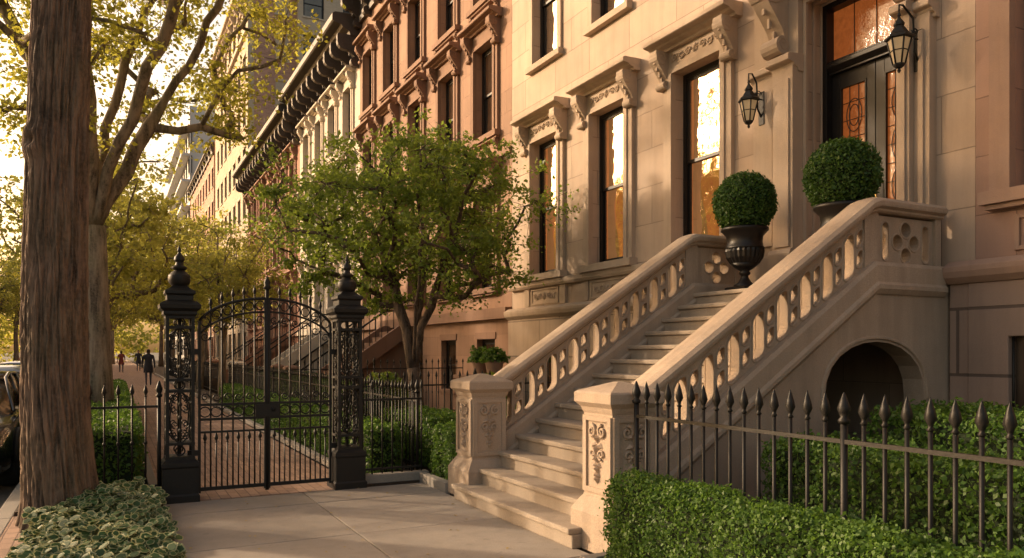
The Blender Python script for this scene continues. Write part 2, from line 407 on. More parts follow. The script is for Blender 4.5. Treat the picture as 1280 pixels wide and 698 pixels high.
def sash(fr,gl,F,a0,a1,z0,z1,d=.2,jw=.07):
    e=.01
    fr.fbox(F,a0-e,a0+jw,z0-e,z1+e,-d-.06,-d+.05); fr.fbox(F,a1-jw,a1+e,z0-e,z1+e,-d-.06,-d+.05)
    fr.fbox(F,a0+jw,a1-jw,z1-jw,z1+e,-d-.06,-d+.047); fr.fbox(F,a0+jw,a1-jw,z0-e,z0+jw*.8,-d-.06,-d+.047)
    zm=(z0+z1)/2; s=.05
    for (q0,q1,o) in ((z0+jw*.8,zm+.025,-d-.012),(zm-.025,z1-jw,-d+.02)):
        fr.fbox(F,a0+jw,a0+jw+s,q0,q1,o-.015,o+.015); fr.fbox(F,a1-jw-s,a1-jw,q0,q1,o-.015,o+.015)
        fr.fbox(F,a0+jw+s,a1-jw-s,q0,q0+s,o-.013,o+.013); fr.fbox(F,a0+jw+s,a1-jw-s,q1-s,q1,o-.013,o+.013)
        gl.add([F(a0+jw,q0,o),F(a1-jw,q0,o),F(a1-jw,q1,o),F(a0+jw,q1,o)],[(0,1,2,3)])
def glowing_room(mb,F,a0,a1,z0,z1,d=.3,dep=1.4):
    b=[F(a0-.2,z0-.1,-d),F(a1+.2,z0-.1,-d),F(a1+.2,z1+.1,-d),F(a0-.2,z1+.1,-d)]; c=[F(a0-.2,z0-.1,-dep),F(a1+.2,z0-.1,-dep),F(a1+.2,z1+.1,-dep),F(a0-.2,z1+.1,-dep)]
    mb.add(b+c,[(4,5,6,7),(0,1,5,4),(1,2,6,5),(2,3,7,6),(3,0,4,7)])
def curtains(mb,F,a0,a1,z0,z1,d=.34):
    w=(a1-a0)
    for sg in (0,1):
        cols=18; rows=10; vs=[]
        for j in range(rows+1):
            t=j/rows; z=z1+(z0-z1)*t
            wid=w*(.36-.20*math.exp(-((t-.62)/.18)**2)*1.0-.04*t)
            for i in range(cols+1):
                u=i/cols; a=a0+wid*u if sg==0 else a1-wid*u
                vs.append(F(a,z,-d-.03*math.sin(u*26+j*.2)))
        mb.add(vs,[(j*(cols+1)+i,j*(cols+1)+i+1,(j+1)*(cols+1)+i+1,(j+1)*(cols+1)+i) for j in range(rows) for i in range(cols)],1,True)
def surround(tr,F,a0,a1,z0,z1,rich=True,sw=.22,sillb=True):
    tr.fbox(F,a0-sw,a0-.002,z0,z1,-.05,.07); tr.fbox(F,a1+.002,a1+sw,z0,z1,-.05,.07)
    tr.fbox(F,a0-sw*.45,a0-.004,z0,z1-.0,-.05,.095); tr.fbox(F,a1+.004,a1+sw*.45,z0,z1,-.05,.095)
    tr.fbox(F,a0-sw,a1+sw,z1+.002,z1+.1,-.05,.085)
    tr.fbox(F,a0-sw,a1+sw,z1+.1,z1+.36,-.05,.06)
    console(tr,F,a0-sw-.06,a0-sw+.12,z1-.22,z1+.37,.09,.30)
    console(tr,F,a1+sw-.12,a1+sw+.06,z1-.22,z1+.37,.09,.30)
    tr.prof(F,cornprof(.36,z1+.36,.2,-.05),a0-sw-.16,a1+sw+.16)
    if rich:
        P=lambda u,v,t:F(u,v,.06+t)
        carve_h(tr,P,a0-sw+.14,a1+sw-.14,z1+.12,z1+.34)
    tr.fbox(F,a0-sw-.06,a1+sw+.06,z0-.13,z0-.001,-.2,.16)
    tr.fbox(F,a0-sw-.02,a1+sw+.02,z0-.18,z0-.13,-.05,.11)
    if sillb:
        for a in (a0-sw+.02,a1+sw-.14): console(tr,F,a,a+.12,z0-.42,z0-.18,.03,.13)
def building(name,F,a0,a1,H,wm,tm,depth,holes_wins,bands=(),corn=None,extra=None,bev=0):
    e=empty(name); W=MB();T=MB();FR=MB();G=MB();Rm=MB();GD=MB()
    holes=[(a-w/2,a+w/2,z0,z1) for a,w,z0,z1,st in holes_wins]
    if extra: holes+=extra
    wallgrid(W,F,a0,a1,0,H,holes)
    W.add([F(a0,0,0),F(a0,H,0),F(a0,H,-depth),F(a0,0,-depth)],[(0,1,2,3)]); W.add([F(a1,0,0),F(a1,H,0),F(a1,H,-depth),F(a1,0,-depth)],[(0,1,2,3)])
    W.add([F(a0,0,-depth),F(a1,0,-depth),F(a1,H,-depth),F(a0,H,-depth)],[(0,1,2,3)])
    Rf=MB(); Rf.add([F(a0,H-.15,-.05),F(a1,H-.15,-.05),F(a1,H-.15,-depth),F(a0,H-.15,-depth)],[(0,1,2,3)])
    for (a,w,z0,z1,st) in holes_wins:
        p,q=a-w/2,a+w/2
        lux='L' in st
        sash(FR,G if lux else GD,F,p,q,z0,z1)
        if lux: glowing_room(Rm,F,p,q,z0,z1); curtains(Rm,F,p+.02,q-.02,z0,z1)
        if 'S' in st: surround(T,F,p,q,z0,z1,'C' in st,sillb='B' in st)
        elif 'P' in st:
            sw=.14
            T.fbox(F,p-sw,p-.002,z0,z1,-.05,.05);T.fbox(F,q+.002,q+sw,z0,z1,-.05,.05);T.fbox(F,p-sw,q+sw,z1+.002,z1+.2,-.05,.06)
            T.fbox(F,p-sw-.04,q+sw+.04,z0-.12,z0-.001,-.2,.12)
        elif 'Q' in st:
            T.fbox(F,p-.06,q+.06,z0-.1,z0-.001,-.2,.06); T.fbox(F,p-.06,q+.06,z1+.002,z1+.16,-.05,.025)
    for (z0,z1,o) in bands: T.fbox(F,a0+.01,a1-.01,z0,z1,-.05,o)
    C=MB()
    if corn:
        z,h,o,step=corn[:4]
        C.prof(F,cornprof(o,z+h*.45,h*.55,-.05),a0+.01,a1-.01)
        C.fbox(F,a0+.01,a1-.01,z-.1,z+h*.45,-.05,.08)
        n=max(2,int((a1-a0)/step))
        for i in range(n+1):
            aa=a0+.15+(a1-a0-.3)*i/n
            console(C,F,aa-.09,aa+.09,z-.45,z+h*.45+.02,.09,o*.78)
        C.fbox(F,a0+.012,a1-.012,z-.3,z-.1,-.05,.12)
    W.obj('walls',[wm],e); Rf.obj('roof',['roof'],e)
    if T.v: T.obj('trim',[tm],e,bevel=bev)
    FR.obj('window_frames',['frame'],e)
    if G.v: G.obj('window_panes',['glass'],e)
    if GD.v: GD.obj('window_panes_upper',['glassdark'],e)
    if Rm.v: Rm.obj('glowing_rooms_and_curtains',['glowing_room','glowing_curtain'],e)
    if C.v: C.obj('cornice',['corn' if len(corn)<5 else tm],e)
    return e
fx=7.9; F=FX(fx)
# ---- building 1 (limestone townhouse)
wins=[(9.08,1.08,3.2,5.98,'LSC'),(11.45,1.08,3.2,5.98,'LSC'),(13.72,1.08,3.2,5.98,'LSC'),
      (9.08,1.02,7.6,10.2,'P'),(11.45,1.02,7.6,10.2,'P'),(13.72,1.02,7.6,10.2,'P'),(6.4,1.02,7.6,10.2,'P'),
      (9.08,1.0,11.4,13.6,'P'),(11.45,1.0,11.4,13.6,'P'),(13.72,1.0,11.4,13.6,'P'),(6.4,1.0,11.4,13.6,'P')]
DY0,DY1,DZ0,DZ1=5.62,7.08,2.35,6.12
e1=building('limestone_townhouse',F,4.86,15.24,16,'lime','limetrim',13,wins,corn=(15,1.1,.7,1.2),extra=[(DY0,DY1,DZ0,DZ1,.55)],bev=.006)
T=MB();B=MB()
def archhole(a,w,z0,zs,n=10):
    r=w/2; return [(a-r,z0)]+[(a-r*math.cos(math.pi*i/n),zs+r*.55*math.sin(math.pi*i/n)) for i in range(n+1)]+[(a+r,z0)]
basew=[13.72,11.45,9.3]
P=lambda u,v,t:F(u,v,t)
B.panel([(7.98,0),(15.22,0),(15.22,2.3),(7.98,2.3)],[archhole(a,1.0,.5,1.45) for a in basew],P,.002,.11)
T.prof(F,[(0,2.3),(.13,2.3),(.2,2.36),(.22,2.42),(.22,2.47),(.12,2.53),(0,2.55)],7.98,15.22)
T.fbox(F,7.98,15.22,2.98,3.068,.0,.10); T.prof(F,[(0,2.93),(.09,2.93),(.12,2.98),(0,2.98)],7.98,15.22)
for a in (9.08,11.45,13.72):
    T.fbox(F,a-.62,a+.62,2.55,2.93,0,.03)
    for q in ((a-.56,a-.52,2.58,2.90),(a+.52,a+.56,2.58,2.90),(a-.52,a+.52,2.58,2.61),(a-.52,a+.52,2.87,2.90)): T.fbox(F,q[0],q[1],q[2],q[3],.03,.05)
    carve_h(T,lambda u,v,t:F(u,v,.03+t),a-.5,a+.5,2.62,2.86)
    for s in (-1,1): T.fbox(F,a+s*.73-.1,a+s*.73+.1,2.553,2.925,0,.055)
T.obj('watertable_and_panels',['limetrim'],e1,bevel=.006); B.obj('basement_facing',['limebase'],e1,bevel=.01)
fr=MB();gd=MB()
for a in basew:
    gd.add([F(a-.5,.5,.02),F(a+.5,.5,.02),F(a+.5,1.75,.02),F(a-.5,1.75,.02)],[(0,1,2,3)])
    for k in range(5): fr.tube([F(a-.4+.2*k,.5,.06),F(a-.4+.2*k,1.75,.06)],.012,6)
fr.obj('basement_grilles',['iron'],e1); gd.obj('basement_panes',['glassdark'],e1)
# door surround
T=MB()
for (s,b) in ((1,DY1),(-1,DY0)):
    def q(o0,o1): return (b+s*o0,b+s*o1) if s>0 else (b+s*o1,b+s*o0)
    wi=.34 if s>0 else .16
    wo=.76 if s>0 else .34
    a0,a1=q(.0025,wi); T.fbox(F,a0,a1,2.35,5.35,-.5,.20)
    a0,a1=q(.05,wi-.04); T.fbox(F,a0,a1,2.95,5.1,.2,.225)
    a0,a1=q(wi+.0,wo); T.fbox(F,a0,a1,2.35,5.35,-.03,.12)
    a0,a1=q(wi+.06,wo-.06); T.fbox(F,a0,a1,3.0,5.08,.12,.145)
    a0,a1=q(.0,wi+.03); T.fbox(F,a0,a1,2.36,2.86,.2,.26); T.prof(F,[(.1,2.86),(.26,2.86),(.235,2.92),(.1,2.94)],a0,a1)
    a0,a1=q(wi+.03,wo+.03); T.fbox(F,a0,a1,2.34,2.86,.0,.17)
    a0,a1=q(-.02,wi+.03); T.prof(F,cornprof(.30,5.2,.22,-.02),a0,a1)
    a0,a1=q(wi+.03,wo+.04); T.prof(F,cornprof(.2,5.2,.2,-.02),a0,a1)
    a0,a1=q(.0025,wo); T.fbox(F,a0,a1,5.36,6.5,-.03,.10)
    m=b+s*(wi*.5+ (.12 if s>0 else .07)); console(T,F,m-.13,m+.13,5.45,6.48,.16,.55)
T.fbox(F,DY0-.34,DY1+.78,6.5,7.0,-.03,.14); T.prof(F,cornprof(.7,7.0,.4,-.02),DY0-.5,DY1+.95)
T.fbox(F,DY0+.0,DY1,DZ1+.002,6.5,-.03,.07)
for i,(w,o) in enumerate(((.05,.02),(.03,-.15),(.03,-.3))):
    T.fbox(F,DY0+.0,DY0+w,DZ0,DZ1,o-.05,o); T.fbox(F,DY1-w,DY1,DZ0,DZ1,o-.05,o); T.fbox(F,DY0+w,DY1-w,DZ1-w,DZ1,o-.05,o)
T.obj('door_surround',['limetrim'],e1,bevel=.007)
# doors
D=MB(); d=-.45
D.fbox(F,DY0,DY0+.09,DZ0,DZ1,d-.06,d+.14); D.fbox(F,DY1-.09,DY1,DZ0,DZ1,d-.06,d+.14)
D.fbox(F,DY0+.09,DY1-.09,DZ1-.1,DZ1,d-.06,d+.138); D.fbox(F,DY0+.09,DY1-.09,5.18,5.36,d-.06,d+.09); D.prof(F,[(d+.09,5.2),(d+.15,5.26),(d+.15,5.31),(d+.09,5.34)],DY0+.09,DY1-.09)
mid=(DY0+DY1)/2
DG=MB()
for a0,a1 in ((DY0+.09,mid-.004),(mid+.004,DY1-.09)):
    st=.12
    D.fbox(F,a0,a0+st,DZ0+.01,5.18,d-.03,d+.03); D.fbox(F,a1-st,a1,DZ0+.01,5.18,d-.03,d+.03)
    D.fbox(F,a0+st,a1-st,DZ0+.01,DZ0+.2,d-.03,d+.028); D.fbox(F,a0+st,a1-st,3.02,3.2,d-.03,d+.028); D.fbox(F,a0+st,a1-st,5.0,5.18,d-.03,d+.028)
    D.fbox(F,a0+st,a1-st,DZ0+.2,3.02,d-.03,d+.0); D.fbox(F,a0+st+.05,a1-st-.05,DZ0+.26,2.96,d,d+.02)
    u0,u1,v0,v1=a0+st,a1-st,3.2,5.0; cu=(u0+u1)/2
    DG.add([F(u0,v0,d),F(u1,v0,d),F(u1,v1,d),F(u0,v1,d)],[(0,1,2,3)])
    for (p0,p1) in ((u0,u0+.025),(u1-.025,u1)): D.fbox(F,p0,p1,v0,v1,d+.0,d+.04)
    D.fbox(F,u0,u1,v0,v0+.025,d,d+.039);D.fbox(F,u0,u1,v1-.025,v1,d,d+.039)
    P=lambda u,v,t:F(u,v,d+t)
    for k in range(1,3): D.tube([P(u0+(u1-u0)*k/3,v0,.01),P(u0+(u1-u0)*k/3,v1,.01)],.007,5)
    for k in range(1,8): D.tube([P(u0,v0+(v1-v0)*k/8,.01),P(u1,v0+(v1-v0)*k/8,.01)],.006,5)
    for vv in (3.6,4.1,4.6):
        for rr in (.09,.14): D.tube([P(cu+rr*math.cos(t)*.8,vv+rr*1.5*math.sin(t),.012) for t in [i*math.pi/8 for i in range(16)]],.007,5,closed=True)
DG.add([F(DY0+.09,5.36,d),F(DY1-.09,5.36,d),F(DY1-.09,DZ1-.1,d),F(DY0+.09,DZ1-.1,d)],[(0,1,2,3)])
for k in range(1,4): D.tube([F(DY0+.09+(DY1-DY0-.18)*k/4,5.36,d+.01),F(DY0+.09+(DY1-DY0-.18)*k/4,DZ1-.1,d+.01)],.007,5)
D.obj('double_door',['frame'],e1,bevel=.004); DG.obj('glowing_door_glass',['glowing_doorglass'],e1)
H_=MB()
for s in(-1,1):
    H_.tube([F(mid+s*.06,3.3,d+.03),F(mid+s*.06,3.32,d+.09),F(mid+s*.06,3.5,d+.1),F(mid+s*.06,3.68,d+.09),F(mid+s*.06,3.7,d+.03)],.013,8)
H_.obj('door_handles',['brass'],e1)
# ---- building 0 (rose brownstone at right)
w0=[(3.86,1.2,3.2,6.0,'LS'),(1.4,1.2,3.2,6.0,'LS'),(-1,1.2,3.2,6.0,'LS'),(3.86,1.1,7.6,10.2,'P'),(1.4,1.1,7.6,10.2,'P'),(-1,1.1,7.6,10.2,'P')]
e0=building('rose_brownstone_house',F,-4,4.857,16,'rose','rosetrim',13,w0,corn=(15,1.1,.7,1.2),bev=.006)
B=MB();T=MB()
B.panel([(-3.9,0),(4.85,0),(4.85,2.3),(-3.9,2.3)],[[(3.25,.7),(4.45,.7),(4.45,1.75),(3.25,1.75)],[(.8,.7),(2,.7),(2,1.75),(.8,1.75)]],lambda u,v,t:F(u,v,t),.002,.14)
B.fbox(F,4.852,5.06,0,2.33,.002,.12)
T.prof(F,[(0,2.3),(.16,2.3),(.22,2.36),(.24,2.42),(.24,2.47),(.14,2.53),(0,2.55)],-3.9,5.06)
for a in (3.86,1.4,-1):
    for q in ((a-.6,a-.55,2.6,2.95),(a+.55,a+.6,2.6,2.95),(a-.55,a+.55,2.6,2.64),(a-.55,a+.55,2.91,2.95)): T.fbox(F,*q,0,.03)
    carve_h(T,lambda u,v,t:F(u,v,t),a-.4,a+.4,2.66,2.9)
T.obj('watertable',['rosetrim'],e0,bevel=.006); B.obj('basement_facing',['rosebase'],e0,bevel=.012)
gd=MB();fr=MB()
for a in (3.85,1.4):
    gd.add([F(a-.65,.6,.02),F(a+.65,.6,.02),F(a+.65,1.8,.02),F(a-.65,1.8,.02)],[(0,1,2,3)])
    for k in range(8): fr.tube([F(a-.6+.17*k,.7,.07),F(a-.6+.17*k,1.75,.07)],.012,6)
gd.obj('basement_panes',['glassdark'],e0);fr.obj('basement_grilles',['iron'],e0)
# ---- building 2
ys=[16.6,18.9,21.3,23.65,25.95]
w2=[(a,1.05,3.1,5.5,'S') for a in ys]+[(a,1.05,6.7,8.9,'SB') for a in ys]+[(a,1.05,9.95,12.0,'SB') for a in ys]+[(a,1.0,.6,1.9,'Q') for a in ys]
building('brownstone_rowhouse',F,15.25,27.1,15.6,'brown','browntrim',13,w2,bands=[(2.35,2.6,.16),(6.05,6.2,.06)],corn=(13.6,1.3,.9,1.1))
ys=[28.6,30.9,33.2,35.5]
w3=[(a,1.1,z,z+2.1,'S') for a in ys for z in (3.1,6.3,9.4)]+[(a,1.1,.6,1.9,'Q') for a in ys]
building('cream_rowhouse',F,27.11,37.1,13.6,'cream','creamtrim',13,w3,bands=[(2.35,2.6,.16)],corn=(12.3,1.4,1.0,.95))
ys=[38.6,40.8,43,45.2,47.4,49.6,51.6]
w4=[(a,1.1,z,z+1.9,'S') for a in ys for z in (3.1,6.2,9.2)]+[(a,1.1,.6,1.9,'Q') for a in ys]
building('red_brick_rowhouse',F,37.11,52.9,13.2,'red','redtrim',13,w4,bands=[(2.35,2.6,.16)],corn=(11.9,1.4,1.0,.95))
w5=[(54.5+2.4*i,1.3,1.2+3.1*j,1.2+3.1*j+1.7,'Q') for i in range(7) for j in range(8)]
building('beige_apartment_building',F,52.97,71,26,'beige','beigetrim',14,w5,bands=[(3.9,4.2,.15),(22.6,22.9,.2)],corn=(25.0,1.0,.6,1.6,1))
w6=[(x,1.4,14.9+3.1*j,16.8+3.1*j,'Q') for j in range(8) for x in (12.1,14.8,17.5)]
building('cream_brick_tower',FY(52.5),11.06,20,42,'beige','beigetrim',14,w6,bands=[(27,27.3,.1)])
building('brick_tower',FY(52.94),8.3,11.05,44,'towerbrick','beigetrim',12,[(10.1,.9,18+3.1*j,19.7+3.1*j,'Q') for j in range(8)])
w7=[(73+2.6*i,1.3,1.2+3*j,2.9+3*j,'Q') for i in range(8) for j in range(6)]
building('distant_brick_building',F,72,95,20,'towerbrick','beigetrim',14,w7,corn=(19.3,.7,.4,2))
w8=[(97+3.2*i,2.4,1.2+3*j,3.2+3*j,'Q') for i in range(9) for j in range(9)]
building('distant_modern_building',F,96,128,30,'wglass','wglass',16,w8,bands=[(3*j+.2,3*j+.5,.9) for j in range(4,10)])
FO=lambda a,z,o:(-15+o,a,z)
for (a0,a1,H,wm,tm) in ((45,62,12,'brown','browntrim'),(62.1,84,14,'towerbrick','beigetrim'),(84.1,118,13,'red','redtrim')):
    wo=[(a0+1.6+2.6*i,1.2,1.2+3.2*j,3.1+3.2*j,'Q') for i in range(int((a1-a0)/2.6)) for j in range(3)]
    building('opposite_rowhouse',FO,a0,a1,H,wm,tm,10,wo,corn=(H-1,.9,.6,1.8))
# ------------------------------------------------------------------ stoop
st=empty('stone_stoop'); N_ST=14; rise=2.35/14; run=.258; X0=3.3
T=MB()
for i in range(N_ST):
    xf=X0+i*run; zt=(i+1)*rise; last=i==N_ST-1
    xb=xf+run+.05 if not last else 7.88
    T.box(xf,xb,5.31,7.74,max(0,zt-.36),zt-.05)
    T.box(xf-.035,xb-.0021*i,5.312,7.738,zt-.05,zt)
T.obj('steps',['tread'],st,bevel=.012)
zn=lambda x: rise+(x-X0)*rise/run
SLX=X0+13*run # 6.654
def bal(yc,x1,near):
    Pn=MB(); Q=lambda u,v,t:(u,yc+t,v)
    x0=3.88; off=.12
    out=[(x0,0)]
    if near:
        out+=[(5.95,0),(5.95,1.12)]+[(6.68-.73*math.cos(math.pi*i/12),1.12+.58*math.sin(math.pi*i/12)**.8) for i in range(1,12)]+[(7.41,1.12),(7.41,0)]
    out+=[(7.88,0),(7.88,2.35+off),(SLX,2.35+off),(x0,zn(x0)+off)]
    Pn.panel(out,[],Q,-.115,.115)
    if near:
        Pn.tube([(6.68-.77*math.cos(math.pi*i/16),yc-.118,1.12+.62*math.sin(math.pi*i/16)**.8) for i in range(17)],.02,6)
    path=[(x0-.0,yc,zn(x0)),(SLX,yc,zn(SLX)+.02),(x1,yc,2.37)]
    Pn.sweep(path,[(-.135,-.20),(-.17,-.15),(-.17,-.11),(-.145,-.08),(-.145,.08),(-.12,.12),(.12,.12),(.145,.08),(.145,-.2)])
    path=[(x0-.05,yc,zn(x0)+.6),(SLX-.05,yc,zn(SLX)+.6),(SLX+.05,yc,2.98),(x1,yc,2.98)]
    Pn.sweep(path,[(-.10,0),(-.12,.015),(-.12,.035),(-.16,.055),(-.165,.075),(-.165,.105),(-.13,.14),(-.05,.155),(.05,.155),(.13,.14),(.165,.105),(.165,.075),(.16,.055),(.12,.035),(.12,.015),(.10,0)])
    def panelseg(u0,u1,sl,kind):
        zb=(lambda u:zn(u)+off-.01) if sl else (lambda u:2.35+off-.01)
        h=.50
        outer=[(u0,zb(u0)),(u1,zb(u1)),(u1,zb(u1)+h),(u0,zb(u0)+h)]
        holes=[]
        L=u1-u0
        def pill(c,w,v0,v1,n=8):
            pts=[]; r=w/2
            for i in range(n+1): t=math.pi*i/n; pts.append((c+r*math.cos(t),v1-r+r*math.sin(t)))
            for i in range(n+1): t=math.pi+math.pi*i/n; pts.append((c+r*math.cos(t),v0+r+r*math.sin(t)))
            return [(a,b+zb(a)) for a,b in pts]
        if kind=='run':
            mod=.29; n=int(L/mod); mod=L/n
            for i in range(n):
                c=u0+mod*(i+.32); holes.append(pill(c,.14,.04,.46))
                c2=u0+mod*(i+.83); holes.append(pill(c2,.098,.27,.43)); holes.append(pill(c2,.098,.07,.23))
        else:
            c=(u0+u1)/2; cv=.25; r=.115
            for k in range(4):
                t=k*math.pi/2; dx,dz=r*1.12*math.cos(t),r*1.12*math.sin(t)
                holes.append([(c+dx+r*.7*math.cos(a),zb(c)+cv+dz+r*.7*math.sin(a)) for a in [j*math.pi/7 for j in range(14)]])
            for s in (-1,1):
                if L>.7: holes.append(pill(c+s*.31,.11,.06,.44))
        Pn.panel(outer,holes,Q,-.055,.055)
        for hl in holes:
            cx=sum(p[0] for p in hl)/len(hl); cz=sum(p[1] for p in hl)/len(hl)
            for t in (-.055,.055):
                Pn.tube([(cx+(p[0]-cx)*1.07,yc+t,cz+(p[1]-cz)*1.04) for p in hl],.011,5,closed=True)
    panelseg(x0,SLX-.1,True,'run')
    zz=2.35+off
    Pn.box(SLX-.1,SLX+.1,yc-.08,yc+.08,zz-.06,2.99)
    panelseg(SLX+.1,x1-.08,False,'quad')
    Pn.box(x1-.09,x1+.0,yc-.09,yc+.09,zz-.02,2.99)
    return Pn
bal(5.20,7.72,True).obj('near_balustrade',['stoop'],st,bevel=.008)
bal(7.86,7.5,False).obj('far_balustrade',['stoop'],st,bevel=.008)
Nw=MB()
for yc in (5.20,7.85):
    cx=3.68
    Nw.sq([(.285,0),(.285,.30),(.275,.32),(.245,.37),(.225,.40),(.21,.42),(.205,.44),(.205,1.10),(.215,1.12),(.225,1.15),(.25,1.175),(.265,1.19),(.265,1.265),(.25,1.28),(.03,1.355)],(cx,yc,0))
    for (Pf) in (lambda u,v,t:(cx+u,yc-.205-t,v), lambda u,v,t:(cx-.205-t,yc-u,v), lambda u,v,t:(cx+u,yc+.205+t,v)):
        fr=[(-.2,-.15,.46,1.08),(.15,.2,.46,1.08),(-.15,.15,.46,.5),(-.15,.15,1.04,1.08)]
        for a,b,c,d2 in fr:
            v=[Pf(a,c,0),Pf(b,c,0),Pf(b,c,.018),Pf(a,c,.018),Pf(a,d2,0),Pf(b,d2,0),Pf(b,d2,.018),Pf(a,d2,.018)]
            Nw.hexa(v)
        carve_v(Nw,Pf,-.14,.14,.52,1.03)
Nw.obj('newel_posts',['stoop'],st,bevel=.01)
# ------------------------------------------------------------------ iron fences
def spear(mb,x,y,z,s=1.0):
    mb.lathe([(.009*s,0),(.016*s,.008*s),(.009*s,.018*s),(.012*s,.03*s),(.024*s,.055*s),(.018*s,.085*s),(.004*s,.13*s),(.001,.14*s)],(x,y,z),6)
def fence(name,p0,p1,z0=.08,zt=1.18,sp=.125,spears=1.0,r=.0095,post=2.0):
    e=empty(name); mb=MB(); p0=Vector(p0);p1=Vector(p1);L=(p1-p0).length;n=max(1,round(L/sp));d=(p1-p0)/n;u=(p1-p0).normalized();nv=Vector((-u.y,u.x))
    for i in range(n+1):
        p=p0+d*i; thick=(i% max(1,int(post/sp))==0)
        rr=.02 if thick else r
        mb.tube([(p.x,p.y,z0-.06 if not thick else 0),(p.x,p.y,zt)],rr,6 if not thick else 8)
        if thick:
            mb.lathe([(.03,0),(.034,.02),(.02,.035),(.03,.06),(.036,.085),(.024,.12),(.006,.17),(.001,.175)],(p.x,p.y,zt),8)
        else:
            spear(mb,p.x,p.y,zt,spears)
            mb.lathe([(.009,-.02),(.018,-.012),(.018,.012),(.009,.02)],(p.x,p.y,z0+.52),6)
    def rail(z,h=.012,w=.014):
        a=p0+nv*w;b=p0-nv*w;c=p1-nv*w;q=p1+nv*w
        mb.hexa([(a.x,a.y,z-h),(b.x,b.y,z-h),(c.x,c.y,z-h),(q.x,q.y,z-h),(a.x,a.y,z+h),(b.x,b.y,z+h),(c.x,c.y,z+h),(q.x,q.y,z+h)])
    rail(zt-.10); rail(z0+.06)
    mb.obj('ironwork',['iron'],e,fix=False); return e
fence('iron_fence',(3.62,4.88),(3.62,-1.0),z0=.1,zt=1.2,sp=.128,spears=1.25,r=.012)
fence('iron_fence',(.44,9.0),(-.72,9.0),z0=.12,zt=1.12)
fence('iron_fence',(2.66,9.05),(3.42,9.05),z0=.12,zt=1.12)
fence('iron_fence',(3.42,9.2),(3.42,27),z0=.12,zt=1.08,sp=.14)
fence('iron_fence',(3.42,28),(3.42,60),z0=.1,zt=1.05,sp=.2)
fence('iron_fence',(-.72,9.1),(-.72,30),z0=.12,zt=1.0,sp=.15)
fence('iron_fence',(3.5,11.9),(7.7,11.9),z0=.1,zt=1.15,sp=.14)
fence('iron_fence',(3.5,17.5),(7.7,17.5),z0=.1,zt=1.3,sp=.16)
# ------------------------------------------------------------------ gate
def gatepost(x,y):
    mb=MB()
    mb.sq([(.19,0),(.19,.07),(.175,.09),(.175,.36),(.185,.38),(.185,.42),(.15,.45),(.14,.46)],(x,y,0))
    h=.125
    for sx in(-1,1):
        for sy in(-1,1): mb.box(x+sx*h-.017,x+sx*h+.017,y+sy*h-.017,y+sy*h+.017,.46,2.0)
    for z in (.47,.62,1.18,1.30,1.86,1.97): mb.sq([(.145,-.014),(.145,.014)],(x,y,z))
    faces=[lambda u,v,t:(x+u,y-h-t,v),lambda u,v,t:(x-h-t,y+u,v),lambda u,v,t:(x+u,y+h+t,v),lambda u,v,t:(x+h+t,y+u,v)]
    for P in faces:
        for (za,zb) in ((.62,1.18),(1.30,1.86)):
            zc=(za+zb)/2
            for s in(-1,1):
                for k in (-1,1):
                    spiral(mb,P,s*.05,zc+k*.2,.045,1.3,s*k,0,.009,start=-k*math.pi/2)
                    spiral(mb,P,s*.052,zc+k*.075,.042,1.2,-s*k,0,.008,start=k*math.pi/2)
            mb.tube([P(0,za,0),P(0,zb,0)],.009,6)
            for k in(-1,0,1): mb.lathe([(.001,-.03),(.02,-.012),(.02,.012),(.001,.03)],P(0,zc+k*.14,0),6)
            mb.tube([P(.1*math.cos(t),zc+.27*math.sin(t),0) for t in [i*math.pi/10 for i in range(20)]],.008,5,closed=True)
        for z in (.545,1.24,1.915): mb.tube([P(.045*math.cos(t),z+.045*math.sin(t),0) for t in [i*math.pi/6 for i in range(12)]],.009,5,closed=True)
    mb.tube([(x,y,.46),(x,y,2.0)],.022,8)
    mb.sq([(.15,1.98),(.165,2.0),(.165,2.03),(.2,2.06),(.205,2.10),(.17,2.13),(.13,2.15),(.13,2.2),(.15,2.22),(.15,2.25),(.10,2.28),(.07,2.31)],(x,y,0))
    mb.lathe([(.07,2.30),(.10,2.33),(.115,2.37),(.11,2.42),(.07,2.46),(.05,2.475),(.075,2.49),(.08,2.51),(.045,2.53),(.035,2.56),(.055,2.585),(.05,2.62),(.022,2.65),(.015,2.67),(.022,2.69),(.003,2.75)],(x,y,0),14)
    return mb
ge=empty('iron_entrance_gate')
XL,XR,YG=.64,2.47,9.02
gatepost(XL,YG).obj('left_gatepost',['iron'],ge,bevel=.003); gatepost(XR,YG).obj('right_gatepost',['iron'],ge,bevel=.003)
mb=MB(); xc=(XL+XR)/2
def topz(x): t=abs(x-xc)/((XR-XL)/2-.17); return 1.80+.40*math.sqrt(max(0,1-t*t*.96))
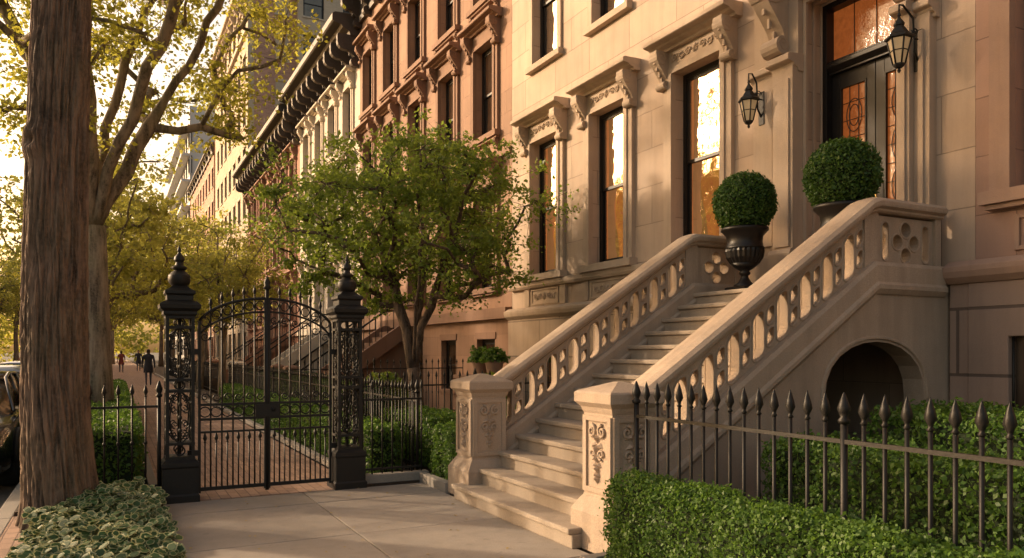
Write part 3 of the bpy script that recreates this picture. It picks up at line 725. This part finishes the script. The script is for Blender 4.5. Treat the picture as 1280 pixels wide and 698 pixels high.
for (x0,x1) in ((XL+.2,xc-.02),(xc+.02,XR-.2)):
    mb.box(x0-.014,x0+.014,YG-.016,YG+.016,.06,topz(x0)); mb.box(x1-.014,x1+.014,YG-.016,YG+.016,.06,topz(x1))
    for z,h in ((.10,.02),(.72,.011),(.86,.014),(1.02,.014)): mb.box(x0,x1,YG-.012,YG+.012,z-h,z+h)
    mb.tube([(x0+(x1-x0)*i/16,YG,topz(x0+(x1-x0)*i/16)) for i in range(17)],.016,6)
    mb.tube([(x0+(x1-x0)*i/16,YG,topz(x0+(x1-x0)*i/16)-.15) for i in range(17)],.012,6)
    nb=6
    for i in range(nb+1):
        x=x0+(x1-x0)*i/nb
        if 0<i<nb: mb.tube([(x,YG,.1),(x,YG,topz(x)+.03)],.0095,6)
        if 0<i<nb: spear(mb,x,YG,topz(x)+.03,.9)
        if i<nb:
            xm=x+(x1-x0)/nb/2
            mb.tube([(xm,YG,.1),(xm,YG,.62)],.008,6); spear(mb,xm,YG,.6,.9)
            rr=.055
            mb.tube([(xm+rr*math.cos(t),YG,.94+rr*math.sin(t)) for t in [k*math.pi/6 for k in range(12)]],.008,5,closed=True)
            mb.tube([(xm+rr*.8*math.cos(t),YG,topz(xm)-.075+rr*.9*math.sin(t)) for t in [k*math.pi/6 for k in range(12)]],.007,5,closed=True)
            spiral(mb,lambda u,v,t:(u,YG,v),xm,topz(xm)-.24,.05,1.4,1 if i%2 else -1,0,.008)
            spiral(mb,lambda u,v,t:(u,YG,v),xm,1.1,.045,1.4,-1 if i%2 else 1,0,.008)
mb.tube([(xc,YG,.04),(xc,YG,2.32)],.022,8); mb.lathe([(.02,0),(.045,.02),(.03,.05),(.04,.08),(.02,.12),(.002,.17)],(xc,YG,2.3),10)
mb.box(xc-.13,xc+.13,YG-.035,YG+.035,.87,1.01); mb.lathe([(.001,-.06),(.022,-.055),(.022,-.04),(.01,-.035)],(xc+.06,YG,.95),10,ax='y')
for s,xx in ((1,XL+.14),(-1,XR-.14)):
    for z in (.5,1.6): mb.box(xx-.06,xx+.06,YG-.02,YG+.02,z-.03,z+.03)
mb.obj('gate_leaves',['iron'],ge,fix=False)
# ------------------------------------------------------------------ lanterns
def lantern(x,y,zc,wx):
    e=empty('wall_lantern'); mb=MB(); gl=MB(); z0=zc-.3
    mb.lathe([(.001,0),(.012,.01),(.02,.03),(.012,.05),(.04,.06),(.06,.085),(.062,.10)],(x,y,z0),6,smooth=False)
    gl.lathe([(.055,.10),(.115,.36)],(x,y,z0),6,smooth=False)
    for i in range(6):
        t=i*math.pi/3; c,s=math.cos(t),math.sin(t)
        mb.tube([(x+.058*c,y+.058*s,z0+.1),(x+.12*c,y+.12*s,z0+.37)],.01,5)
        t2=t+math.pi/3
        mb.tube([(x+.09*c,y+.09*s,z0+.235),(x+.09*math.cos(t2),y+.09*math.sin(t2),z0+.235)],.006,5)
    mb.lathe([(.12,.355),(.145,.365),(.145,.385),(.10,.42),(.06,.48),(.045,.50),(.055,.51),(.055,.53),(.035,.56),(.02,.58),(.012,.60),(.02,.615),(.004,.66)],(x,y,z0),6,smooth=False)
    mb.box(wx-.02,wx,y-.045,y+.045,zc-.22,zc+.22)
    top=z0+.66
    mb.tube([(wx-.01,y,zc-.12),(wx-.08,y,zc-.02),(wx-.09,y,zc+.15),(wx-.10,y,zc+.33),(x+.06,y,top+.08),(x,y,top+.07),(x-.0,y,top)],[.014,.012,.012,.012,.011,.01,.009],8)
    spiral(mb,lambda u,v,t:(u,y,v),wx-.07,zc+.18,.055,1.5,1,0,.008)
    mb.tube([(wx-.01,y,zc+.12),(wx-.09,y,zc+.12),(wx-.13,y,zc+.2)],.009,6)
    mb.obj('lantern_frame',['iron'],e); gl.obj('lantern_panes',['lampglass'],e)
lantern(7.52,7.66,4.87,7.76); lantern(7.45,5.40,4.87,7.78)
# ------------------------------------------------------------------ urn planters
def urn(x,y,z):
    e=empty('topiary_urn'); mb=MB()
    mb.sq([(.17,0),(.17,.05),(.15,.06)],(x,y,z))
    mb.lathe([(.14,.06),(.135,.08),(.08,.12),(.05,.17),(.045,.20),(.07,.22),(.07,.24),(.05,.255),(.11,.29),(.18,.35)],(x,y,z),32)
    mb.lathe([(.18,.35),(.225,.42),(.24,.50),(.235,.53)],(x,y,z),48,flute=.06,smooth=False)
    mb.lathe([(.235,.53),(.245,.54),(.225,.56),(.215,.62),(.225,.69),(.27,.74),(.29,.76),(.29,.785),(.27,.80),(.25,.79),(.24,.76),(.01,.76)],(x,y,z),32)
    mb.obj('urn',['frame'],e)
    r=.375; n=9500; v=rng.normal(size=(n,3)); v/=np.linalg.norm(v,axis=1)[:,None]
    rr=r*(1+.05*wob(v*r,14,2))+rng.normal(size=n)*.014-rng.random(n)**3*.05
    C=v*rr[:,None]+np.array([x,y,z+1.1])
    leafmesh('topiary_ball',C,.032,'topiary',v,.8,asp=.3,parent=e,six=True)
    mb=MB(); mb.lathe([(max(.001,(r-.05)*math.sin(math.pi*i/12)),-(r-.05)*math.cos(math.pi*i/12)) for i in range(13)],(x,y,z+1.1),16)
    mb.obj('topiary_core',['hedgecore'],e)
urn(7.02,7.22,2.35); urn(6.84,5.62,2.35)
def planter(x,y,z):
    e=empty('potted_plant'); mb=MB()
    mb.lathe([(.12,0),(.15,.02),(.19,.26),(.21,.28),(.21,.33),(.18,.33),(.17,.3),(.01,.3)],(x,y,z),20); mb.obj('pot',['rosetrim'],e)
    n=800; v=rng.normal(size=(n,3)); v/=np.linalg.norm(v,axis=1)[:,None]; v[:,2]=np.abs(v[:,2])
    leafmesh('plant',v*(rng.random(n)**.4*(1+.3*wob(v,5,x+y)))[:,None]*np.array([.3,.3,.34])+np.array([x,y,z+.3]),.075,'hedge',v,.6,parent=e)
g=MB(); g.box(6.9,7.55,14.3,16.1,0,1.0); g.box(6.86,7.59,14.26,16.14,1.0,1.08); g.obj('stone_plinth',['browntrim'],bevel=.01)
planter(7.15,14.6,1.08); planter(7.15,15.25,1.08)
# ------------------------------------------------------------------ ground
g=MB(); g.box(-900,900,-300,1500,-.3,-.16); g.obj('ground',['ground'])
g=MB(); g.box(-9.2,-1.02,-40,400,-.159,-.13); g.obj('road',['asphalt'])
g=MB()
for y in range(-20,200,6): g.box(-5.15,-5.05,y,y+3,-.13,-.126)
g.box(-3.25,-3.17,-20,200,-.13,-.126); g.obj('road_marking',['linep'])
g=MB()
for i in range(60):
    y=-20+i*1.8
    if y<170: g.box(-1.02,-.86,y+.004,y+1.796,-.14,.0)
g.obj('kerb',['kerb'],bevel=.012)
g=MB(); g.box(-9.4,-9.2,-30,200,-.14,0); g.obj('kerb',['kerb'])
g=MB(); g.box(-14.9,-9.4,-30,300,-.14,-.002); g.obj('opposite_sidewalk',['conc'])
g=MB()
xs=[.46,1.92,3.36]; yy=-4.2
while yy<8.6:
    for i in range(2):
        g.box(xs[i]+.007,xs[i+1]-.007,yy+.007,min(yy+1.55,8.88)-.007,-.1,.0+random.uniform(-.002,.002))
    yy+=1.55
g.obj('sidewalk',['conc'],bevel=.006)
g=MB(); g.box(.42,3.38,-4.2,8.9,-.12,-.02); g.obj('sidewalk_bedding',['soil'])
g=MB(); g.box(.45,2.62,8.9,170,-.12,-.001); g.box(-.86,-.62,-10,8.88,-.12,-.003); g.box(-.62,.45,30.3,170,-.12,-.003);  g.obj('brick_path',['brickpave'])
g=MB(); g.box(3.42,7.88,-6,170,-.1,.015); g.box(2.62,3.42,8.95,170,-.1,.02); g.box(-.86,.45,9,30,-.1,.02); g.obj('garden_soil',['soil'])
g=MB()
g.box(.36,.46,9.12,30,-.05,.1); g.box(-.8,.45,8.92,9.06,-.05,.12); g.box(2.66,3.5,8.98,9.12,-.05,.12); g.box(2.62,2.72,9.14,60,-.05,.1)
g.box(3.36,3.46,8.14,8.978,-.05,.11)
g.box(3.08,3.16,-4,4.76,-.05,.09); g.box(3.083,3.4,4.762,4.86,-.05,.087)
g.obj('stone_edging',['kerb'],bevel=.01)
g=MB(); g.box(3.161,3.7,-4,4.76,-.02,.05); g.obj('planting_bed',['soil'])
n=240; C=np.stack([.5+2.8*rng.random(n)**1.0,rng.uniform(3,22,n),np.full(n,.006)],1)
leafmesh('fallen_leaves',C,.035,'litter',np.tile([0,0,1.],(n,1)),6)
# ------------------------------------------------------------------ hedges
hedge('boxwood_hedge',3.17,3.56,.6,4.72,.08,.70,7000,.026,amp=.035)
hedge('boxwood_hedge',4.5,5.25,.2,4.5,.05,.92,3000,.036,amp=.055)
hedge('boxwood_hedge',5.6,6.6,.2,4.4,.05,1.12,1800,.042,amp=.06)
hedge('boxwood_hedge',3.5,4.2,8.2,8.95,.06,.70,4500,.032,amp=.04)
hedge('boxwood_hedge',2.8,3.3,9.35,24,.06,.66,1500,.044,amp=.04)
hedge('boxwood_hedge',3.7,4.5,9.5,11.5,.06,.72,2500,.042,amp=.05)
hedge('boxwood_hedge',4.0,5.0,14.8,17.2,.06,.95,1500,.05,amp=.06)
hedge('boxwood_hedge',-.62,.3,9.3,24,.06,.80,1500,.044,amp=.045)
hedge('boxwood_hedge',3.8,4.8,18,26.5,.06,1.0,900,.06,amp=.08)
def shrub(name,c,r,n,size,mat):
    v=rng.normal(size=(n,3)); v/=np.linalg.norm(v,axis=1)[:,None]; v[:,2]=np.abs(v[:,2])
    rr=(1+.18*wob(v,4,c[0]))*(1-rng.random(n)**2*.35)
    C=v*rr[:,None]*np.array(r)+np.array(c)
    e=empty(name); leafmesh('leaves',C,size,mat,v,.8,asp=.38,parent=e)
    mb=MB(); 
    for k in range(7):
        t=k*.9; mb.tube([(c[0],c[1],c[2]-.05),(c[0]+.5*r[0]*math.cos(t),c[1]+.5*r[1]*math.sin(t),c[2]+.6*r[2])],[.015,.006],5)
    mb.obj('stems',['bark3'],e)
shrub('garden_shrub',(4.12,3.4,.03),(.35,.5,.55),900,.10,'hosta'); shrub('garden_shrub',(4.12,2.2,.03),(.35,.6,.55),1000,.11,'hosta')
shrub('garden_shrub',(6.9,9.6,.03),(.6,.7,1.3),2600,.07,'leafC'); shrub('garden_shrub',(6.4,13.2,.03),(.6,.7,1.1),2200,.08,'leafC'); shrub('garden_shrub',(5.6,10.3,.03),(.6,.6,.8),2200,.06,'hedge')
shrub('garden_shrub',(5.3,16.4,.03),(.7,.7,1.2),2200,.09,'leafC')
# ivy bed
n=9000; u=rng.uniform(-.62,.42,n); v=rng.uniform(5.2,8.85,n)
dt=np.hypot(u+.40,v-8.3)
ed=np.minimum(np.minimum(u+.66,.46-u),.3)/.3
z=.03+.15*np.sqrt(np.clip(ed,0,1))+.05*np.sin(u*9+v*5)+.03*np.sin(u*23-v*17)+.1*np.exp(-(dt/.6)**2)+rng.normal(size=n)*.018
C=np.stack([u+rng.normal(size=n)*.03,v,z],1); keep=dt>.30; C=C[keep]; n=len(C)
ei=empty('ivy_groundcover')
me,V,r=leafmesh('ivy_leaves',C,.075,'ivyL',np.tile([-.1,-.3,1.],(n,1)),2.0,asp=.42,mesh_only=True,six=True,fold=.05)
o=bpy.data.objects.new('ivy_leaf_edges',me);S.collection.objects.link(o);o.parent=ei
r=np.where(r[:,2:3]<0,-r,r)
cen=V.mean(axis=1,keepdims=True); V2=cen+(V-cen)*.76+r[:,None,:]*.003
me2=me.copy(); me2.vertices.foreach_set('co',V2.reshape(-1)); me2.materials.clear(); me2.materials.append(M['ivyD'])
o=bpy.data.objects.new('ivy_leaf_centers',me2);S.collection.objects.link(o);o.parent=ei
g=MB(); g.box(-.62,.45,4.5,8.9,-.1,.02); g.obj('tree_bed_soil',['soil'],ei)
# ------------------------------------------------------------------ trees
def gen_tree(seed,trunk,rt,cc,cr,nl,lpl,lr,shell=.35,hang=0,zmin=None):
    rs=np.random.default_rng(seed); mb=MB()
    nodes=[np.array(p,float) for p in trunk]; par=[-1]+list(range(len(trunk)-1)); paths=[list(range(len(trunk)))]
    fork=nodes[-1]; cc=np.array(cc,float); cr=np.array(cr,float)
    L=[]
    while len(L)<nl:
        v=rs.normal(size=3); v/=np.linalg.norm(v); q=rs.random()**shell
        p=cc+v*cr*q
        if zmin and p[2]<zmin: continue
        if L and min(np.linalg.norm(np.array(L)-p,axis=1))<lr*.75 and rs.random()<.8: continue
        L.append(p)
    L.sort(key=lambda p:np.linalg.norm(p-fork))
    prim=L[-int(nl*.12)-3::max(1,int(nl*.02)+1)][:9]
    order=prim+[p for p in L if not any(p is q for q in prim)]
    t0=max(1,len(trunk)-2)
    for k,p in enumerate(order):
        arr=np.array(nodes[t0:]); d=np.linalg.norm(arr-p,axis=1); dn=np.linalg.norm(arr-fork,axis=1); dp=np.linalg.norm(fork-p)
        cost=d+.25*dn+np.where(dn>dp,2.0,0)+np.where(arr[:,2]>p[2]+.3,1.5,0)
        if k<5: j=len(trunk)-1
        else: j=int(np.argmin(cost))+t0
        a=nodes[j]; dist=np.linalg.norm(p-a); ns=max(2,int(dist/.35)); path=[j]; prev=j
        mid=(a+p)/2+np.array([0,0,-.06*dist if hang else .12*dist])+rs.normal(size=3)*dist*.07
        for i in range(1,ns+1):
            t=i/ns; q=(1-t)**2*a+2*t*(1-t)*mid+t*t*p+(rs.normal(size=3)*.035 if i<ns else 0)
            nodes.append(q); par.append(prev); prev=len(nodes)-1; path.append(prev)
        paths.append(path)
    cnt=np.zeros(len(nodes)); 
    tips=[p[-1] for p in paths[1:]]
    for t in tips:
        i=t
        while i>=0: cnt[i]+=1; i=par[i]
    tot=cnt.max()
    rad=lambda i: .008+rt*(cnt[i]/tot)**.52
    for k,p in enumerate(paths):
        if k==0:
            m=len(p); rr=[rt*(1.35 if i==0 else 1.08 if i==1 else 1-.12*i/m) for i in range(m)]
            mb.tube([nodes[i] for i in p],rr,14)
        else:
            rr=[rad(i) for i in p]; rr[0]=min(rad(p[0]),rr[1]*1.15)
            mb.tube([nodes[i] for i in p],rr,7 if rr[0]>.03 else 5)
    cs=[]
    for t,p in zip(tips,paths[1:]):
        c=nodes[t]; nn=int(lpl*rs.uniform(.5,1.4)); s=lr*rs.uniform(.6,1.15)
        for q in range(6):
            tw=c+rs.normal(size=3)*s*np.array([.75,.75,.5]); mb.tube([c,(c+tw)/2+rs.normal(size=3)*.03,tw],[.007,.005,.003],4)
            cs.append(tw+rs.normal(size=(nn//6,3))*s*np.array([.32,.32,.2]))
        for i in p[len(p)//2:]:
            cs.append(nodes[i]+rs.normal(size=(max(1,nn//30),3))*s*.3)
    return mb,np.concatenate(cs)
def up(n): return np.tile([0,0,1.],(n,1))
e=empty('crabapple_tree')
mb,C=gen_tree(11,[(4.99,13.5,0),(5.0,13.48,.6),(4.97,13.5,1.1),(4.95,13.52,1.3)],.13,(4.72,13.6,3.9),(2.6,2.5,1.7),125,240,.42,.33,zmin=2.5)
mb.obj('trunk_and_branches',['bark3'],e,fix=False); leafmesh('foliage',C,.082,'leafC',up(len(C)),.5,asp=.3,parent=e)
e=empty('street_tree')
mb,C=gen_tree(23,[(-.2,14,0),(-.22,14,1.2),(-.25,14,2.6),(-.28,14.02,3.6)],.21,(-.2,13.7,7.8),(3.6,3.8,3.4),120,270,.5,.42,zmin=4.8)
mb.obj('trunk_and_branches',['bark2'],e,fix=False); leafmesh('foliage',C,.088,'leafS',up(len(C)),.3,parent=e)
e=empty('large_street_tree')
def trunkmesh():
    nA,nZ=260,560; H=7.2; vs=[]
    for j in range(nZ+1):
        z=H*j/nZ
        cx=-.585+.19*math.exp(-z/1.1)+.033*z; cy=8.3
        r0=.25-.013*z+.12*math.exp(-z/.2)
        for i in range(nA):
            t=2*math.pi*i/nA; c,s=math.cos(t),math.sin(t)
            r=r0+.015*math.sin(3*t+z*.6)+.04*math.exp(-z/.3)*math.sin(5*t+1)
            w=mn.noise(Vector((c*1.2,s*1.2,z*.8)))*.5
            a=mn.noise(Vector((c*5.5+w,s*5.5+w,z*.9)))
            b=mn.noise(Vector((c*11+w,s*11,z*2.4+5)))
            d=mn.noise(Vector((c*26,s*26,z*9)))
            r+=min(abs(a)*4.5,1)*.034+min(abs(b)*3.6,1)*.016+d*.008
            kt=t-math.radians(225); kt=(kt+math.pi)%(2*math.pi)-math.pi
            kd=math.hypot(kt*r0/.10,(z-3.55)/.12)
            r+=.09*math.exp(-kd*kd)-.10*math.exp(-(kd*2.0)**2)
            vs.append((cx+r*c,cy+r*s,z-.05))
    fs=[(j*nA+i,j*nA+(i+1)%nA,(j+1)*nA+(i+1)%nA,(j+1)*nA+i) for j in range(nZ) for i in range(nA)]
    m=MB(); m.add(vs,fs,0,True); return m
trunkmesh().obj('trunk',['bark1'],e,fix=False)
mb,C=gen_tree(31,[(-.37,8.3,6.6),(-.35,8.3,7.0),(-.34,8.3,7.2)],.17,(-.8,8.8,9.4),(3.4,3.3,2.9),80,210,.6,.5,zmin=6.3)
mb.obj('limbs',['bark1'],e,fix=False); leafmesh('foliage',C,.10,'leafS',up(len(C)),.3,parent=e)
vari=[]
for k,sd in enumerate((41,52,63)):
    mb,C=gen_tree(sd,[(0,0,0),(.03,0,1.0),(0,.03,2.2),(0,0,3.0)],.17,(0,0,6.0),(3.1,3.1,2.7),72,130,.6,.4,zmin=3.4)
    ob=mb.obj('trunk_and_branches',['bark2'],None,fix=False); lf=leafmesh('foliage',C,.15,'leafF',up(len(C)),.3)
    vari.append((ob.data,lf.data)); bpy.data.objects.remove(ob); bpy.data.objects.remove(lf)
def inst(x,y,k,s=1,rz=0,name='street_tree'):
    e=empty(name,(x,y,0)); e.scale=(s,s,s); e.rotation_euler=(0,0,rz)
    for d,nm in zip(vari[k%3],('trunk_and_branches','foliage')):
        o=bpy.data.objects.new(nm,d); S.collection.objects.link(o); o.parent=e
pos=[(-.3,21,0,.78),(-.2,28,1,.85),(-.3,37,2,.92),(-.3,48,0,1.0),(-.3,60,1,1.05),(-.3,74,2,1.15),(-.3,90,0,1.25),(0,110,1,1.4),
     (3.1,26,2,.66),(3.3,35,0,.85),(4.6,46,1,.9),(4.6,58,2,.95),(4.6,72,0,1.1),(4.6,90,1,1.25),
     (-10.9,28.5,2,1.4),(-10.9,36,1,1.4),(-10.5,45,2,1.1),(-10.5,57,1,1.15),(-10.5,70,0,1.25),(-10.5,88,2,1.35),(-10.5,112,0,1.5)]
for i,(x,y,k,s) in enumerate(pos): inst(x,y,k,s,i*1.3)
lc=np.stack([rng.uniform(-30,8,90),rng.uniform(135,150,90),rng.uniform(1.5,13,90)],1)
C=np.concatenate([c+rng.normal(size=(90,3))*np.array([1.5,1.2,1.1]) for c in lc]); C=C[C[:,2]>-.1]
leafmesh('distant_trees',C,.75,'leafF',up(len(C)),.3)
# ------------------------------------------------------------------ cars
def car(x,y,paint,flip=False):
    e=empty('parked_car',(x,y,-.13)); 
    if flip: e.rotation_euler=(0,0,math.pi)
    mb=MB()
    def loft(stn,mat):
        n=len(stn[0]); vs=[p for s_ in stn for p in s_]
        fs=[(i*n+j,i*n+(j+1)%n,(i+1)*n+(j+1)%n,(i+1)*n+j) for i in range(len(stn)-1) for j in range(n)]
        fs+=[tuple(range(n-1,-1,-1)),tuple((len(stn)-1)*n+j for j in range(n))]
        mb.add(vs,fs,mat,True)
    def sec(yy,hw,zb,zt):
        h=[(hw*.88,zb),(hw*.98,zb+.08),(hw,zb+.3),(hw*.985,zt-.16),(hw*.93,zt-.05),(hw*.75,zt),(hw*.3,zt+.02)]
        return [(a,yy,b) for a,b in h]+[(-a,yy,b) for a,b in reversed(h)]
    stn=[(-2.3,.70,.38,.62),(-2.26,.80,.28,.72),(-2.1,.87,.22,.80),(-1.6,.90,.2,.88),(-1.0,.91,.2,.95),(0,.91,.2,.97),(1.0,.91,.2,.99),(1.7,.90,.2,1.0),(2.1,.87,.24,.98),(2.26,.8,.3,.9),(2.3,.72,.4,.8)]
    loft([sec(*s_) for s_ in stn],0)
    def gsec(yy,wb,wt,zb,zt):
        h=[(wb,zb),(wt+(wb-wt)*.15,zt-.06),(wt,zt-.01),(wt*.5,zt+.015)]
        return [(a,yy,b) for a,b in h]+[(-a,yy,b) for a,b in reversed(h)]
    loft([gsec(-1.05,.80,.78,.9,.96),gsec(-.45,.82,.66,.93,1.36),gsec(0,.82,.64,.93,1.43),gsec(.7,.82,.64,.93,1.42),gsec(1.3,.81,.66,.93,1.33),gsec(1.95,.78,.74,.93,1.0)],1)
    loft([gsec(-.48,.0+.67,.655,1.34,1.375),gsec(0,.655,.64,1.40,1.447),gsec(.7,.655,.64,1.39,1.437),gsec(1.3,.675,.655,1.30,1.347)],0)
    for s in(-1,1):
        for yy,zz in ((-.05,1.42),(.75,1.4)): mb.tube([(s*.825,yy,.93),(s*.655,yy+.02,zz)],.03,5,0)
        mb.tube([(s*.81,-1.0,.93),(s*.66,-.46,1.36),(s*.65,0,1.42),(s*.65,.7,1.41),(s*.67,1.3,1.33),(s*.77,1.93,.99)],.026,6,0)
        mb.tube([(s*.905,-1.2,.88),(s*.90,1.9,.93)],.012,5,3)
        mb.lathe([(.001,-.08),(.06,-.06),(.075,0),(.06,.06),(.001,.08)],(s*.98,-.7,1.0),10,0,ax='x')
        for yy in(-1.42,1.38):
            mb.lathe([(.33,-.115),(.345,-.09),(.345,.09),(.33,.115),(.23,.12),(.22,.10),(.05,.09),(.001,.1)] if s>0 else [(.001,-.1),(.05,-.09),(.22,-.10),(.23,-.12),(.33,-.115),(.345,-.09),(.345,.09),(.33,.115)],(s*.815,yy,.345),24,2,ax='x')
            mb.tube([(s*.91,yy+.385*math.cos(t),.345+.385*math.sin(t)) for t in [math.pi*i/12 for i in range(13)]],.025,6,2)
            for k in range(5):
                t=k*2*math.pi/5; mb.tube([(s*.93,yy,.345),(s*.935,yy+.2*math.cos(t),.345+.2*math.sin(t))],[.035,.022],6,3)
        mb.lathe([(.001,-.03),(.09,-.02),(.1,.0),(.09,.03),(.001,.04)],(s*.66,-2.2,.66),12,4,ax='y')
        mb.box(s*.66-.13,s*.66+.13,2.22,2.30,.76,.88,5)
    mb.box(-.45,.45,-2.315,-2.25,.42,.60,2); mb.box(-.26,.26,2.28,2.32,.5,.62,4); mb.box(-.8,.8,-2.31,-2.2,.28,.36,2)
    mb.obj('car_body',[paint,'glassdark','tire','chrome','headl','taill'],e,fix=True)
car(-1.99,13.3,'carblack'); car(-2.1,19,'carsilver',True); car(-2.15,24.8,'carblack'); car(-2.2,30.8,'carred',True); car(-2.2,37,'carsilver'); car(-2.2,44,'carblack',True); car(-2.2,51,'carsilver'); car(-8.2,40,'carblack',True); car(-5.6,70,'carred')
# ------------------------------------------------------------------ people
def person(x,y,coat,ph=1,rz=0,h=1.0):
    e=empty('pedestrian',(x,y,0)); e.rotation_euler=(0,0,rz); e.scale=(h,h,h)
    J={'pel':(0,0,.95,.15),'wai':(0,0,1.1,.135),'che':(0,0,1.32,.165),'nec':(0,0,1.49,.06),'hb':(0,.01,1.56,.075),'hm':(0,.015,1.64,.10),'ht':(0,.01,1.73,.065)}
    E=[('pel','wai'),('wai','che'),('che','nec'),('nec','hb'),('hb','hm'),('hm','ht')]
    for s,n in ((-1,'l'),(1,'r')):
        f=.22*s*ph
        J['h'+n]=(s*.1,0,.9,.105);J['k'+n]=(s*.1,f*.6+.03,.5,.068);J['a'+n]=(s*.1,f*1.2-.03,.09,.045);J['t'+n]=(s*.11,f*1.2+.15,.04,.035)
        E+=[('pel','h'+n),('h'+n,'k'+n),('k'+n,'a'+n),('a'+n,'t'+n)]
        J['s'+n]=(s*.2,0,1.40,.075);J['e'+n]=(s*.25,-f*.5,1.13,.05);J['w'+n]=(s*.26,-f*1.1+.06,.88,.035);J['f'+n]=(s*.26,-f*1.2+.09,.79,.028)
        E+=[('che','s'+n),('s'+n,'e'+n),('e'+n,'w'+n),('w'+n,'f'+n)]
    k=list(J); me=bpy.data.meshes.new('figure'); me.from_pydata([J[a][:3] for a in k],[(k.index(a),k.index(b)) for a,b in E],[])
    ob=bpy.data.objects.new('figure',me); S.collection.objects.link(ob)
    md=ob.modifiers.new('skin','SKIN'); 
    for i,a in enumerate(k):
        sv=me.skin_vertices[0].data[i]; sv.radius=(J[a][3],J[a][3]*.8); sv.use_root=(i==0)
    sb=ob.modifiers.new('sub','SUBSURF'); sb.levels=2; sb.render_levels=2
    dg=bpy.context.evaluated_depsgraph_get(); m2=bpy.data.meshes.new_from_object(ob.evaluated_get(dg))
    bpy.data.objects.remove(ob)
    m2.materials.clear()
    for q in (coat,'trouser','skin','hair'): m2.materials.append(M[q])
    for p in m2.polygons:
        c=p.center; p.use_smooth=True
        if c.z>1.5: p.material_index=3 if (c.z>1.66 or c.y<-.0) else 2
        elif c.z<.84 and abs(c.x)<.2: p.material_index=1
        elif c.z<.85: p.material_index=2
        else: p.material_index=0
    o=bpy.data.objects.new('body',m2); S.collection.objects.link(o); o.parent=e
    mb=MB(); mb.lathe([(.21,.62),(.20,.8),(.17,1.0),(.15,1.1),(.17,1.3),(.10,1.46)],(0,0,0),18); ob=mb.obj('coat',[coat],e); ob.scale=(1,.75,1)
person(1.5,40,'coat'); person(.6,66,'coat2',-1,0,.97); person(1.9,70,'coat',1,math.pi,1)
def side_stoop(y,mat):
    e=empty('neighbour_stoop'); mb=MB(); ir=MB()
    for i in range(13): mb.box(4.4+i*.25,7.88,y-.8+.0015*i,y+.8-.0015*i,i*.17,(i+1)*.17)
    for s in(-1,1):
        mb.box(4.2,4.5,y+s*.95-.14,y+s*.95+.14,0,1.1); mb.sq([(.19,1.1),(.19,1.17),(.03,1.25)],(4.35,y+s*.95,0))
        mb.sweep([(4.5,y+s*.9,0.1),(7.5,y+s*.9,2.2),(7.88,y+s*.9,2.2)],[(-.09,-.3),(-.09,.2),(.09,.2),(.09,-.3)])
        for k in range(18): xx=4.6+k*.18; zb=.2+(min(xx,7.5)-4.5)*.7; ir.tube([(xx,y+s*.9,zb),(xx,y+s*.9,zb+.8)],.012,5)
        ir.tube([(4.5,y+s*.9,1.0),(7.5,y+s*.9,3.1),(7.88,y+s*.9,3.1)],.03,6)
    mb.obj('stone_steps',[mat],e); ir.obj('iron_railings',['iron'],e)
side_stoop(22.5,'browntrim'); side_stoop(32,'creamtrim'); side_stoop(40,'redtrim')
# ------------------------------------------------------------------ light
SA=R(-45); SE=R(19)
w=bpy.data.worlds.new('World'); S.world=w; w.use_nodes=True; nt=w.node_tree; nt.nodes.clear()
sky=nt.nodes.new('ShaderNodeTexSky'); sky.sky_type='NISHITA'; sky.sun_disc=False; sky.sun_elevation=SE; sky.sun_rotation=SA
sky.dust_density=5; sky.air_density=1.2; sky.ozone_density=.6
bg=nt.nodes.new('ShaderNodeBackground'); bg.inputs['Strength'].default_value=.15
wo=nt.nodes.new('ShaderNodeOutputWorld')
mx=nt.nodes.new('ShaderNodeMix'); mx.data_type='RGBA'; mx.blend_type='MULTIPLY'; mx.inputs[0].default_value=1; mx.inputs[7].default_value=(2.25,1.85,1.5,1)
nt.links.new(sky.outputs[0],mx.inputs[6]); nt.links.new(mx.outputs[2],bg.inputs[0]); nt.links.new(bg.outputs[0],wo.inputs[0])
sd=bpy.data.lights.new('sun','SUN'); sd.energy=4.9; sd.angle=R(2); sd.color=(1,.76,.52)
so=bpy.data.objects.new('sun',sd); S.collection.objects.link(so)
dirv=Vector((math.sin(SA)*math.cos(SE),math.cos(SA)*math.cos(SE),math.sin(SE)))
so.rotation_euler=dirv.to_track_quat('Z','Y').to_euler()
# ------------------------------------------------------------------ camera
cd=bpy.data.cameras.new('camera'); cd.lens=27.1; cd.sensor_width=36; cd.shift_y=.071; cd.clip_end=3000; cd.clip_start=.05
co=bpy.data.objects.new('camera',cd); S.collection.objects.link(co); co.location=(0,0,1.6); co.rotation_euler=(math.pi/2,0,-A)
S.camera=co
S.view_settings.view_transform='Standard'; S.view_settings.look='None'; S.view_settings.exposure=0
